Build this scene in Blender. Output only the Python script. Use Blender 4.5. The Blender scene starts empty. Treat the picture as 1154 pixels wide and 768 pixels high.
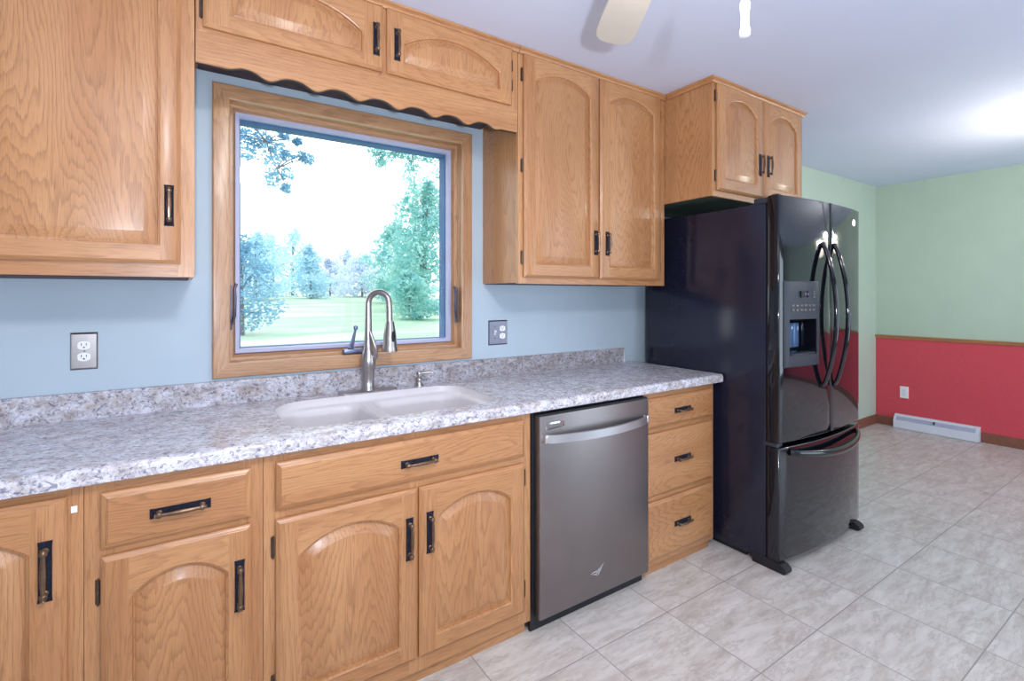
import bpy, bmesh, math, random
from mathutils import Vector, Matrix
random.seed(7)
PI = math.pi
S = bpy.context.scene
COL = S.collection

# ------------------------------------------------------------------ camera
cd = bpy.data.cameras.new('camera')
cam = bpy.data.objects.new('camera', cd); COL.objects.link(cam)
cd.sensor_width = 36.0
cd.lens = 557.0 / 1154.0 * 36.0
cd.shift_y = -(384 - 333) / 1154.0
cd.clip_start = 0.05; cd.clip_end = 400
cam.location = (0, -2.2, 1.34)
cam.rotation_euler = (PI / 2, 0, -math.radians(90 - 56.28))
S.camera = cam

# ------------------------------------------------------------------ colour management
S.view_settings.view_transform = 'Standard'
S.view_settings.look = 'None'
S.view_settings.gamma = 1.0
S.view_settings.use_curve_mapping = False
S.view_settings.exposure = -0.22

# ------------------------------------------------------------------ sky
W = bpy.data.worlds.new('sky'); S.world = W; W.use_nodes = True
bg = W.node_tree.nodes['Background']
bg.inputs['Color'].default_value = (0.93, 0.97, 1.0, 1)
bg.inputs['Strength'].default_value = 2.7

def area(name, loc, rot, sx, sy, power, color):
    l = bpy.data.lights.new(name, 'AREA'); l.shape = 'RECTANGLE'; l.size = sx; l.size_y = sy
    l.energy = power; l.color = color
    o = bpy.data.objects.new(name, l); COL.objects.link(o); o.location = loc; o.rotation_euler = rot
    return o

def point(name, loc, power, color, r=0.06):
    l = bpy.data.lights.new(name, 'POINT'); l.energy = power; l.color = color; l.shadow_soft_size = r
    o = bpy.data.objects.new(name, l); COL.objects.link(o); o.location = loc
    return o

# added cool fill lights in front of solid walls out of view, ceiling light, flash by the camera
area('dining_fill', (4.4, -4.5, 1.20), (PI / 2, 0, 0), 2.4, 2.0, 66, (0.70, 0.86, 1.0))  # cool fill added for the dining side
area('kitchen_fill', (1.0, -4.5, 1.40), (PI / 2, 0, 0), 2.2, 1.4, 24, (0.80, 0.88, 1.0))  # added frontal fill, no window in this wall
area('side_fill', (-1.75, -2.6, 1.45), (PI / 2, 0, -PI / 2), 2.2, 1.5, 5, (0.80, 0.88, 1.0))  # added fill from the left, the wall there is closed
area('kitchen_ceiling_light', (0.40, -2.5, 2.38), (math.radians(15), 0, 0), 0.30, 0.30, 36, (1.0, 0.96, 0.92))
area('camera_flash', (-0.05, -2.75, 1.25), (math.radians(142), 0, math.radians(-46)), 0.10, 0.10, 66, (0.78, 0.86, 1.0))

# ------------------------------------------------------------------ materials
def srgb(r, g, b):
    def c(v):
        v /= 255.0
        return v / 12.92 if v <= 0.04045 else ((v + 0.055) / 1.055) ** 2.4
    return (c(r), c(g), c(b), 1)

def nodes(m):
    m.use_nodes = True
    nt = m.node_tree
    return nt, nt.nodes['Principled BSDF']

def N(nt, kind, **kw):
    n = nt.nodes.new(kind)
    for k, v in kw.items():
        if hasattr(n, k): setattr(n, k, v)
        else: n.inputs[k].default_value = v
    return n

def ramp(nt, stops):
    r = nt.nodes.new('ShaderNodeValToRGB')
    e = r.color_ramp.elements
    while len(e) < len(stops): e.new(0.5)
    for el, (p, c) in zip(e, stops): el.position = p; el.color = c
    return r

def math_n(nt, op, a, b=None):
    n = nt.nodes.new('ShaderNodeMath'); n.operation = op
    for i, v in enumerate((a, b)):
        if v is None: continue
        if isinstance(v, (int, float)): n.inputs[i].default_value = v
        else: nt.links.new(v, n.inputs[i])
    return n.outputs[0]

def mixc(nt, fac, a, b, mode='MIX'):
    n = nt.nodes.new('ShaderNodeMix'); n.data_type = 'RGBA'; n.blend_type = mode
    for sock, v in ((n.inputs[0], fac), (n.inputs[6], a), (n.inputs[7], b)):
        if isinstance(v, (int, float)): sock.default_value = v
        elif isinstance(v, tuple): sock.default_value = v
        else: nt.links.new(v, sock)
    return n.outputs[2]

def plain(name, col, rough=0.5, metal=0.0, var=0.06, scale=18.0, bump=0.0, coat=0.0, spec=0.5):
    """painted / moulded surface with faint procedural variation"""
    m = bpy.data.materials.new(name); nt, p = nodes(m)
    tc = N(nt, 'ShaderNodeTexCoord')
    nz = N(nt, 'ShaderNodeTexNoise', Scale=scale, Detail=4.0)
    nt.links.new(tc.outputs['Object'], nz.inputs['Vector'])
    d = tuple(max(0, c * (1 - var)) for c in col[:3]) + (1,)
    l = tuple(min(1, c * (1 + var)) for c in col[:3]) + (1,)
    r = ramp(nt, [(0.3, d), (0.7, l)])
    nt.links.new(nz.outputs['Fac'], r.inputs['Fac'])
    nt.links.new(r.outputs['Color'], p.inputs['Base Color'])
    p.inputs['Roughness'].default_value = rough
    p.inputs['Metallic'].default_value = metal
    p.inputs['Coat Weight'].default_value = coat
    p.inputs['Specular IOR Level'].default_value = spec
    if bump:
        b = N(nt, 'ShaderNodeBump', Strength=bump, Distance=0.002)
        nz2 = N(nt, 'ShaderNodeTexNoise', Scale=scale * 12, Detail=2.0)
        nt.links.new(tc.outputs['Object'], nz2.inputs['Vector'])
        nt.links.new(nz2.outputs['Fac'], b.inputs['Height'])
        nt.links.new(b.outputs['Normal'], p.inputs['Normal'])
    return m

def oak(name, axis, light, mid, dark, ring=0.34, freq=120.0, across=4.0, along=0.45, pore=0.30, rough=0.38, coat=0.3, shift=0.0):
    """oak boards: growth rings cut by the board face (ring), fine open pores running with the grain"""
    m = bpy.data.materials.new(name); nt, p = nodes(m)
    tc = N(nt, 'ShaderNodeTexCoord'); oi = N(nt, 'ShaderNodeObjectInfo')
    add = N(nt, 'ShaderNodeVectorMath', operation='ADD')
    sc = N(nt, 'ShaderNodeVectorMath', operation='SCALE'); sc.inputs[0].default_value = (31.0, 17.0, 23.0)
    nt.links.new(math_n(nt, 'ADD', oi.outputs['Random'], shift), sc.inputs['Scale'])
    nt.links.new(tc.outputs['Object'], add.inputs[0]); nt.links.new(sc.outputs[0], add.inputs[1])
    def noise(al, ac, **kw):
        mp = N(nt, 'ShaderNodeMapping')
        q = [ac] * 3; q['XYZ'.index(axis)] = al
        mp.inputs['Scale'].default_value = q
        nt.links.new(add.outputs[0], mp.inputs['Vector'])
        n = N(nt, 'ShaderNodeTexNoise', Scale=1.0, **kw); nt.links.new(mp.outputs[0], n.inputs['Vector'])
        return n.outputs['Fac']
    base = noise(along, across, Detail=0.6, Roughness=0.4)
    wob = noise(6.0, 60.0, Detail=2.0)
    ph = math_n(nt, 'ADD', math_n(nt, 'MULTIPLY', base, freq), math_n(nt, 'MULTIPLY', wob, 1.8))
    sw = math_n(nt, 'FRACT', ph)
    rr = ramp(nt, [(0.0, (0, 0, 0, 1)), (0.55, (0.25, 0.25, 0.25, 1)), (0.88, (1, 1, 1, 1)), (1.0, (0, 0, 0, 1))])
    nt.links.new(sw, rr.inputs['Fac'])
    rings = N(nt, 'ShaderNodeRGBToBW'); nt.links.new(rr.outputs[0], rings.inputs[0])
    pr = ramp(nt, [(0.50, (0, 0, 0, 1)), (0.68, (1, 1, 1, 1))])
    nt.links.new(noise(16.0, 480.0, Detail=2.0, Roughness=0.6), pr.inputs['Fac'])
    pv = N(nt, 'ShaderNodeRGBToBW'); nt.links.new(pr.outputs[0], pv.inputs[0])
    r3 = ramp(nt, [(0.35, mid), (0.65, light)])
    nt.links.new(noise(0.9, 9.0, Detail=2.0), r3.inputs['Fac'])
    f = math_n(nt, 'ADD', math_n(nt, 'MULTIPLY', rings.outputs[0], ring), math_n(nt, 'MULTIPLY', pv.outputs[0], pore))
    nt.links.new(mixc(nt, f, r3.outputs['Color'], dark), p.inputs['Base Color'])
    p.inputs['Roughness'].default_value = rough
    p.inputs['Coat Weight'].default_value = coat; p.inputs['Coat Roughness'].default_value = 0.2
    b = N(nt, 'ShaderNodeBump', Strength=0.06, Distance=0.001)
    nt.links.new(f, b.inputs['Height']); nt.links.new(b.outputs['Normal'], p.inputs['Normal'])
    return m

OL, OM, OD = srgb(197, 144, 97), srgb(181, 126, 81), srgb(116, 70, 41)
OAK_V = oak('oak_vertical_grain', 'Z', OL, OM, OD, 0.26, 60.0, 3.0, 0.18, 0.36)
OAK_H = oak('oak_horizontal_grain', 'X', OL, OM, OD, 0.26, 60.0, 3.0, 0.30, 0.36, shift=0.37)
OAK_P = oak('oak_panel_cathedral_grain', 'Z', OL, OM, OD, 0.34, 38.0, 5.0, 0.9, 0.30, shift=0.71)
OAK_D = oak('oak_drawer_cathedral_grain', 'X', OL, OM, OD, 0.36, 34.0, 6.0, 1.3, 0.30, shift=0.53)
OAK_Y = oak('oak_grain_along_wall', 'Y', OL, OM, OD)
TL_, TM_, TD_ = srgb(200, 154, 114), srgb(180, 134, 96), srgb(116, 80, 56)
TRIM_V = oak('window_oak_vertical', 'Z', TL_, TM_, TD_, 0.34, 55.0, 4.0, 0.35, 0.36)
TRIM_H = oak('window_oak_horizontal', 'X', TL_, TM_, TD_, 0.34, 55.0, 4.0, 0.35, 0.36)
UNDER = plain('painted_underside_shade', srgb(74, 62, 68), 0.7)  # shade below the upper cabinets, painted as a dark colour
IRON = plain('hammered_iron', srgb(44, 46, 62), 0.32, 0.7, 0.45, 190, 0.9)
HINGE = plain('dark_bronze_hinge', srgb(96, 82, 72), 0.35, 0.8, 0.2, 60)
BRONZE = plain('antique_bronze', srgb(126, 104, 86), 0.3, 0.9, 0.2, 60)
NICKEL = plain('brushed_nickel', srgb(176, 170, 170), 0.28, 1.0, 0.05, 40)
CHROME = plain('bright_chrome', srgb(225, 225, 232), 0.12, 1.0, 0.02)
STEEL = plain('dark_stainless', srgb(140, 132, 132), 0.36, 0.9, 0.03, 8)
STEEL_L = plain('light_stainless', srgb(205, 205, 210), 0.3, 0.9, 0.03, 8)
BLACK = plain('gloss_black_enamel', srgb(12, 13, 22), 0.07, 0.0, 0.1, 6, 0.0, 0.38)
BLACK_TX = plain('textured_black_enamel', srgb(28, 29, 46), 0.16, 0.0, 0.05, 40, 0.03)
BLACK_M = plain('matt_black_plastic', srgb(26, 27, 34), 0.5, 0, 0.1)
GREY_P = plain('dark_grey_plastic', srgb(46, 51, 62), 0.5, 0, 0.05)
DARK = plain('dark_void', srgb(14, 14, 18), 0.8, 0, 0.05)
WHITE_P = plain('white_plastic', srgb(240, 240, 244), 0.35, 0, 0.01)
WHITE_E = plain('white_enamel', srgb(226, 228, 238), 0.4, 0, 0.02)
SINKM = plain('cream_solid_surface', srgb(214, 209, 212), 0.28, 0, 0.015, 60)
CEIL = plain('ceiling_paint', srgb(214, 221, 242), 0.9, 0, 0.012, 3)  # white ceiling with the bluish light tint put into its colour
WALLB = plain('daylight_tinted_wall_paint', srgb(180, 196, 208), 0.75, 0, 0.02, 5, 0.05)  # sage wall with the cool daylight cast put into its colour
WALLG = plain('sage_green_wall_paint', srgb(188, 204, 186), 0.8, 0, 0.02, 5, 0.05)
WALLR = plain('red_wall_paint', srgb(214, 76, 88), 0.75, 0, 0.04, 60, 0.1)
WALLN = plain('neutral_wall_paint', srgb(186, 190, 190), 0.8, 0, 0.02, 5)
BASEB = plain('brown_baseboard', srgb(132, 82, 64), 0.45, 0, 0.15, 25)
SASH = plain('lavender_grey_sash', srgb(176, 178, 206), 0.45, 0, 0.03)
EXTF = plain('dark_blue_exterior_frame', srgb(72, 108, 152), 0.7, 0, 0.1)
FANW = plain('ivory_fan_paint', srgb(214, 206, 196), 0.5, 0, 0.02)
BARK = plain('tree_bark', srgb(120, 118, 120), 0.9, 0, 0.2, 8)

def glass(name):
    m = bpy.data.materials.new(name); nt, p = nodes(m)
    out = [n for n in nt.nodes if n.type == 'OUTPUT_MATERIAL'][0]
    tr = N(nt, 'ShaderNodeBsdfTransparent'); tr.inputs[0].default_value = (0.96, 0.985, 0.985, 1)
    gl = N(nt, 'ShaderNodeBsdfGlossy', Roughness=0.02)
    mx = N(nt, 'ShaderNodeMixShader'); mx.inputs[0].default_value = 0.012
    nt.links.new(tr.outputs[0], mx.inputs[1]); nt.links.new(gl.outputs[0], mx.inputs[2])
    nt.links.new(mx.outputs[0], out.inputs['Surface'])
    return m
GLASS = glass('window_glass')

def emit(name, col, st):
    m = bpy.data.materials.new(name); nt, p = nodes(m)
    p.inputs['Base Color'].default_value = col
    p.inputs['Emission Color'].default_value = col; p.inputs['Emission Strength'].default_value = st
    return m
LAMPG = emit('lit_lamp_glass', (1, 0.93, 0.82, 1), 5.0)
LED = emit('display_segments', srgb(120, 190, 220), 1.2)

def granite():
    m = bpy.data.materials.new('speckled_laminate'); nt, p = nodes(m)
    tc = N(nt, 'ShaderNodeTexCoord')
    mp = N(nt, 'ShaderNodeMapping'); mp.inputs['Scale'].default_value = (1.0, 1.25, 1.25)
    mp.inputs['Rotation'].default_value = (0.3, 0.2, 0.5)
    nt.links.new(tc.outputs['Object'], mp.inputs['Vector'])
    def nz(scale, det, rough, dist):
        n = N(nt, 'ShaderNodeTexNoise', Scale=scale, Detail=det, Roughness=rough, Distortion=dist)
        nt.links.new(mp.outputs[0], n.inputs['Vector']); return n.outputs['Fac']
    base = ramp(nt, [(0.35, srgb(184, 171, 166)), (0.5, srgb(212, 208, 213)), (0.66, srgb(230, 229, 240))])
    nt.links.new(nz(20, 6, 0.65, 0.4), base.inputs['Fac'])
    v = ramp(nt, [(0.455, (0, 0, 0, 1)), (0.5, (1, 1, 1, 1)), (0.545, (0, 0, 0, 1))])
    nt.links.new(nz(24, 7, 0.7, 0.8), v.inputs['Fac'])
    c = mixc(nt, math_n(nt, 'MULTIPLY', v.outputs[0], 0.5), base.outputs[0], srgb(112, 110, 128))
    sp = ramp(nt, [(0.535, (0, 0, 0, 1)), (0.62, (1, 1, 1, 1))])
    nt.links.new(nz(75, 4, 0.7, 0.5), sp.inputs['Fac'])
    c = mixc(nt, math_n(nt, 'MULTIPLY', sp.outputs[0], 0.72), c, srgb(78, 78, 108))
    sp2 = ramp(nt, [(0.60, (0, 0, 0, 1)), (0.72, (1, 1, 1, 1))])
    nt.links.new(nz(36, 5, 0.65, 0.4), sp2.inputs['Fac'])
    c = mixc(nt, math_n(nt, 'MULTIPLY', sp2.outputs[0], 0.5), c, srgb(170, 150, 138))
    nt.links.new(c, p.inputs['Base Color'])
    p.inputs['Roughness'].default_value = 0.24
    return m
GRANITE = granite()

def tile():
    m = bpy.data.materials.new('marbled_floor_tile'); nt, p = nodes(m)
    tc = N(nt, 'ShaderNodeTexCoord')
    mp = N(nt, 'ShaderNodeMapping'); mp.inputs['Location'].default_value = (0.4065 * 5 - 1.705, 0.4065 * 5 + 0.8265, 0)
    nt.links.new(tc.outputs['Object'], mp.inputs['Vector'])
    br = nt.nodes.new('ShaderNodeTexBrick'); br.offset = 0.0; br.squash = 1.0
    br.inputs['Scale'].default_value = 1.0; br.inputs['Brick Width'].default_value = 0.4065
    br.inputs['Row Height'].default_value = 0.4065; br.inputs['Mortar Size'].default_value = 0.0024
    br.inputs['Mortar Smooth'].default_value = 0.2
    br.inputs['Color1'].default_value = (0, 0, 0, 1); br.inputs['Color2'].default_value = (1, 1, 1, 1)
    nt.links.new(mp.outputs[0], br.inputs['Vector'])
    # every tile gets its own piece of marble: shift the noise by the tile's random value
    off = N(nt, 'ShaderNodeVectorMath', operation='SCALE'); off.inputs['Scale'].default_value = 9.0
    nt.links.new(br.outputs['Color'], off.inputs[0])
    ad = N(nt, 'ShaderNodeVectorMath', operation='ADD')
    nt.links.new(tc.outputs['Object'], ad.inputs[0]); nt.links.new(off.outputs[0], ad.inputs[1])
    ms = N(nt, 'ShaderNodeMapping'); ms.inputs['Rotation'].default_value = (0, 0, 0.5); ms.inputs['Scale'].default_value = (0.8, 3.0, 1.0)
    nt.links.new(ad.outputs[0], ms.inputs['Vector'])
    def nz(s, d, r, ds):
        n = N(nt, 'ShaderNodeTexNoise', Scale=s, Detail=d, Roughness=r, Distortion=ds)
        nt.links.new(ms.outputs[0], n.inputs['Vector']); return n.outputs['Fac']
    b = ramp(nt, [(0.25, srgb(186, 174, 164)), (0.5, srgb(212, 205, 198)), (0.72, srgb(230, 226, 220))])
    nt.links.new(nz(6.5, 7, 0.68, 0.25), b.inputs['Fac'])
    v = ramp(nt, [(0.47, (0, 0, 0, 1)), (0.5, (1, 1, 1, 1)), (0.53, (0, 0, 0, 1))])
    nt.links.new(nz(4.2, 8, 0.68, 0.45), v.inputs['Fac'])
    pt = ramp(nt, [(0.5, (0, 0, 0, 1)), (0.68, (1, 1, 1, 1))]); nt.links.new(nz(3.6, 6, 0.68, 0.3), pt.inputs['Fac'])
    c = mixc(nt, math_n(nt, 'MULTIPLY', v.outputs[0], 0.30), b.outputs[0], srgb(138, 124, 116))
    c = mixc(nt, math_n(nt, 'MULTIPLY', pt.outputs[0], 0.30), c, srgb(168, 150, 140))
    c = mixc(nt, math_n(nt, 'MULTIPLY', br.outputs['Fac'], 0.8), c, srgb(140, 132, 132))
    nt.links.new(c, p.inputs['Base Color'])
    p.inputs['Roughness'].default_value = 0.34
    bp = N(nt, 'ShaderNodeBump', Strength=0.35, Distance=0.002); bp.invert = True
    nt.links.new(br.outputs['Fac'], bp.inputs['Height']); nt.links.new(bp.outputs['Normal'], p.inputs['Normal'])
    return m
TILE = tile()

def leafmat(name, a, b):
    m = bpy.data.materials.new(name); nt, p = nodes(m)
    out = [n for n in nt.nodes if n.type == 'OUTPUT_MATERIAL'][0]
    tc = N(nt, 'ShaderNodeTexCoord'); nz = N(nt, 'ShaderNodeTexNoise', Scale=0.9, Detail=5.0, Roughness=0.7)
    nt.links.new(tc.outputs['Object'], nz.inputs['Vector'])
    r = ramp(nt, [(0.35, a), (0.65, b)]); nt.links.new(nz.outputs['Fac'], r.inputs['Fac'])
    d = N(nt, 'ShaderNodeBsdfDiffuse'); t = N(nt, 'ShaderNodeBsdfTranslucent')
    nt.links.new(r.outputs[0], d.inputs[0]); nt.links.new(r.outputs[0], t.inputs[0])
    mx = N(nt, 'ShaderNodeMixShader'); mx.inputs[0].default_value = 0.5
    nt.links.new(d.outputs[0], mx.inputs[1]); nt.links.new(t.outputs[0], mx.inputs[2])
    nt.links.new(mx.outputs[0], out.inputs['Surface'])
    return m
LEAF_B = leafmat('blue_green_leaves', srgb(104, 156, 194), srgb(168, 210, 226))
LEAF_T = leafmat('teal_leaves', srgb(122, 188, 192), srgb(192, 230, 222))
LEAF_F = leafmat('hazy_far_leaves', srgb(176, 218, 236), srgb(222, 240, 246))  # outdoor haze put into the pale leaf colour
LEAF_G = leafmat('hazy_grey_violet_leaves', srgb(206, 220, 240), srgb(232, 238, 246))  # paled as well, haze painted into the leaves

def grass():
    m = bpy.data.materials.new('pale_lawn'); nt, p = nodes(m)
    tc = N(nt, 'ShaderNodeTexCoord')
    mp = N(nt, 'ShaderNodeMapping'); mp.inputs['Scale'].default_value = (0.12, 0.5, 0.5); nt.links.new(tc.outputs['Object'], mp.inputs['Vector'])
    nz = N(nt, 'ShaderNodeTexNoise', Scale=1.2, Detail=7.0, Roughness=0.65); nt.links.new(mp.outputs[0], nz.inputs['Vector'])
    r = ramp(nt, [(0.34, srgb(138, 180, 152)), (0.5, srgb(172, 196, 174)), (0.64, srgb(208, 206, 196))])
    nt.links.new(nz.outputs['Fac'], r.inputs['Fac']); nt.links.new(r.outputs[0], p.inputs['Base Color'])
    p.inputs['Roughness'].default_value = 1.0; p.inputs['Specular IOR Level'].default_value = 0.1
    return m
GRASS = grass()

# ------------------------------------------------------------------ mesh helpers
class MB:
    def __init__(s): s.v = []; s.f = []; s.m = []
    def face(s, pts, mi=0):
        i = len(s.v); s.v += [tuple(p) for p in pts]; s.f.append(list(range(i, i + len(pts)))); s.m.append(mi)
    def box(s, x0, x1, y0, y1, z0, z1, mi=0, ch=0.0, mis=None):
        """axis box; ch = edge chamfer"""
        bm = bmesh.new()
        vs = [bm.verts.new((x, y, z)) for x in (x0, x1) for y in (y0, y1) for z in (z0, z1)]
        for q in ((0, 1, 3, 2), (4, 6, 7, 5), (0, 4, 5, 1), (2, 3, 7, 6), (0, 2, 6, 4), (1, 5, 7, 3)):
            bm.faces.new([vs[k] for k in q])
        if ch: bmesh.ops.bevel(bm, geom=bm.edges[:], offset=ch, segments=2, affect='EDGES', profile=0.5)
        s.add(bm, mi); bm.free()
    def add(s, bm, mi=0):
        i = len(s.v); bm.verts.index_update()
        s.v += [tuple(v.co) for v in bm.verts]
        for f in bm.faces: s.f.append([i + v.index for v in f.verts]); s.m.append(mi)
    def loops(s, L, mi=0, close=True, cap0=False, cap1=False, mis=None):
        """bridge successive loops of equal length"""
        i = len(s.v); n = len(L[0])
        for l in L: s.v += [tuple(p) for p in l]
        for a in range(len(L) - 1):
            for k in range(n if close else n - 1):
                k2 = (k + 1) % n
                s.f.append([i + a * n + k, i + a * n + k2, i + (a + 1) * n + k2, i + (a + 1) * n + k])
                s.m.append(mis[k] if mis else mi)
        if cap0: s.f.append([i + k for k in range(n)]); s.m.append(mi)
        if cap1: s.f.append([i + (len(L) - 1) * n + k for k in range(n)]); s.m.append(mi)
    def tube(s, path, rad, n=12, mi=0, flat=1.0, side=None):
        P = [Vector(p) for p in path]
        if isinstance(rad, (int, float)): rad = [rad] * len(P)
        L = []; ref = Vector(side) if side else None
        for k, p in enumerate(P):
            t = (P[min(k + 1, len(P) - 1)] - P[max(k - 1, 0)]).normalized()
            if ref is None:
                ref = Vector((0, 0, 1)) if abs(t.z) < 0.9 else Vector((1, 0, 0))
            a = (ref - t * ref.dot(t)).normalized(); b = t.cross(a)
            if side is None: ref = a
            L.append([p + a * (math.cos(2 * PI * j / n) * rad[k]) + b * (math.sin(2 * PI * j / n) * rad[k] * flat) for j in range(n)])
        s.loops(L, mi, True, True, True)
    def lathe(s, c, prof, n=20, mi=0, axis='Z'):
        L = []
        for r, h in prof:
            l = []
            for j in range(n):
                a = 2 * PI * j / n; u, w = r * math.cos(a), r * math.sin(a)
                l.append({'Z': (c[0] + u, c[1] + w, c[2] + h), 'Y': (c[0] + u, c[1] + h, c[2] + w), 'X': (c[0] + h, c[1] + u, c[2] + w)}[axis])
            L.append(l)
        s.loops(L, mi, True, True, True)
    def prism(s, poly, a0, a1, axis='X', mi=0):
        """extrude a 2-D polygon along an axis: X -> (y,z), Y -> (x,z), Z -> (x,y)"""
        def pt(p, a): return {'X': (a, p[0], p[1]), 'Y': (p[0], a, p[1]), 'Z': (p[0], p[1], a)}[axis]
        s.loops([[pt(p, a0) for p in poly], [pt(p, a1) for p in poly]], mi, True, True, True)

ORG = {}
def link(mb, name, mats, parent=None, origin=None, smooth=True, ang=35, recalc=True):
    me = bpy.data.meshes.new(name)
    if origin is None:
        xs = [[v[i] for v in mb.v] for i in range(3)]
        origin = Vector([(min(x) + max(x)) / 2 for x in xs])
    origin = Vector(origin)
    me.from_pydata([Vector(v) - origin for v in mb.v], [], mb.f)
    if not isinstance(mats, (list, tuple)): mats = [mats]
    for m in mats: me.materials.append(m)
    for p, mi in zip(me.polygons, mb.m): p.material_index = mi
    bm = bmesh.new(); bm.from_mesh(me)
    bmesh.ops.remove_doubles(bm, verts=bm.verts[:], dist=1e-5)
    if recalc: bmesh.ops.recalc_face_normals(bm, faces=bm.faces[:])
    bm.to_mesh(me); bm.free()
    if smooth:
        for p in me.polygons: p.use_smooth = True
        me.set_sharp_from_angle(angle=math.radians(ang))
    o = bpy.data.objects.new(name, me); COL.objects.link(o)
    ORG[o.name] = origin
    if parent: o.parent = parent; o.location = origin - ORG[parent.name]
    else: o.location = origin
    return o

def thing(name, loc, label, cat, group=None):
    o = bpy.data.objects.new(name, None); COL.objects.link(o); o.location = loc; o.empty_display_size = 0.05
    ORG[o.name] = Vector(loc); return tag(o, label, cat, group)

def tag(o, label, cat, group=None, kind=None):
    o['label'] = label; o['category'] = cat
    if group: o['group'] = group
    if kind: o['kind'] = kind
    return o

def struct(mb, name, mats, parent=None, **kw):
    o = link(mb, name, mats, parent, **kw)
    if not parent: o['kind'] = 'structure'
    return o

def fill_loops(loops3d):
    bm = bmesh.new(); es = []
    for l in loops3d:
        vs = [bm.verts.new(p) for p in l]
        es += [bm.edges.new((vs[k], vs[(k + 1) % len(vs)])) for k in range(len(vs))]
    bmesh.ops.triangle_fill(bm, use_beauty=True, use_dissolve=False, edges=es)
    return bm

# ------------------------------------------------------------------ room shell
CZ = 2.48; XR = 6.07; XL = -1.9; YF = -4.6
WX0, WX1, WZ0, WZ1 = 0.148, 1.163, 1.075, 2.099      # window opening
mb = MB(); mb.box(XL, XR, YF, 0.0, -0.08, 0.0); struct(mb, 'floor', TILE, origin=(0, 0, 0), smooth=False)
mb = MB(); mb.box(XL, XR, YF, 0.0, CZ, CZ + 0.08); struct(mb, 'ceiling', CEIL, smooth=False)
mb = MB()
T = 0.15; XS = 2.75
mb.box(XL, WX0, 0, T, -0.08, CZ + 0.08); mb.box(WX1, XS, 0, T, -0.08, CZ + 0.08)
mb.box(WX0, WX1, 0, T, -0.08, WZ0); mb.box(WX0, WX1, 0, T, WZ1, CZ + 0.08)
mb.box(XS, XR + 0.12, 0, T, -0.08, CZ + 0.08, 1)
struct(mb, 'wall_back', [WALLB, WALLG], smooth=False)
mb = MB(); mb.box(XR, XR + 0.12, YF, 0, 0.91, CZ + 0.08); mb.box(XR, XR + 0.12, YF, 0, -0.08, 0.91, 1)
struct(mb, 'wall_right', [WALLG, WALLR], smooth=False)
mb = MB(); mb.box(XL - 0.12, XL, YF, T, -0.08, CZ + 0.08); struct(mb, 'wall_left', WALLN, smooth=False)
mb = MB(); mb.box(XL - 0.12, XR + 0.12, YF - 0.12, YF, -0.08, CZ + 0.08); struct(mb, 'wall_front', WALLN, smooth=False)
# chair rail (moulded) and baseboards
rail = [(XR, 0.893), (XR - 0.010, 0.895), (XR - 0.014, 0.902), (XR - 0.020, 0.906), (XR - 0.022, 0.913), (XR - 0.016, 0.918), (XR - 0.024, 0.923), (XR - 0.022, 0.930), (XR, 0.931)]
mb = MB(); mb.prism(rail, YF, 0.0, 'Y'); struct(mb, 'trim_1', OAK_Y)
bb = [(0, 0), (0.014, 0), (0.014, 0.075), (0.009, 0.088), (0, 0.09)]
mb = MB(); mb.prism([(XR - a, b) for a, b in bb], YF, -0.83, 'Y'); mb.prism([(XR - a, b) for a, b in bb], -0.172, 0, 'Y')
struct(mb, 'baseboard_right', BASEB)
mb = MB(); mb.prism([(-a, b) for a, b in bb], 3.35, XR - 0.014, 'X'); struct(mb, 'baseboard_back', BASEB)

# ------------------------------------------------------------------ window
def rect(x0, x1, z0, z1, y): return [(x0, y, z0), (x1, y, z0), (x1, y, z1), (x0, y, z1)]
def frame(mb, x0, x1, z0, z1, prof, mis=(1, 0, 1, 0)):
    """mitred frame: profile of (inset, y) rings"""
    mb.loops([rect(x0 + i, x1 - i, z0 + i, z1 - i, y) for i, y in prof], mis=list(mis))
win = thing('window_1', (0.65, 0, 1.0), 'oak framed kitchen window above the sink looking out on the lawn', 'window')
win['kind'] = 'structure'
mb = MB()
frame(mb, 0.095, 1.216, 1.022, 2.152, [(0, 0), (0, -0.015), (0.004, -0.019), (0.052, -0.021), (0.057, -0.018), (0.059, -0.012), (0.059, 0.003)])
link(mb, 'casing', [TRIM_V, TRIM_H], win)
mb = MB()
frame(mb, WX0, WX1, WZ0, WZ1, [(0.0, -0.001), (0.006, -0.001), (0.006, 0.030), (0.008, 0.032), (0.018, 0.033), (0.019, 0.036), (0.019, 0.056), (0.028, 0.068), (0.028, 0.080)])
link(mb, 'jamb', [TRIM_V, TRIM_H], win)
mb = MB()
frame(mb, 0.176, 1.137, 1.106, 2.076, [(0.0, 0.085), (0.0, 0.062), (0.002, 0.060), (0.013, 0.061), (0.016, 0.066), (0.018, 0.078), (0.018, 0.090)], (0, 0, 0, 0))
link(mb, 'sash', SASH, win)
mb = MB(); mb.box(0.196, 1.124, 0.083, 0.087, 1.122, 2.058); link(mb, 'pane', GLASS, win, smooth=False)
mb = MB()
frame(mb, WX0, WX1, WZ0, WZ1, [(0.008, 0.088), (0.030, 0.090), (0.050, 0.092), (0.050, 0.150), (0.0, 0.152)], (0, 0, 0, 0))
o = link(mb, 'exterior_frame', EXTF, win)
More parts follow.
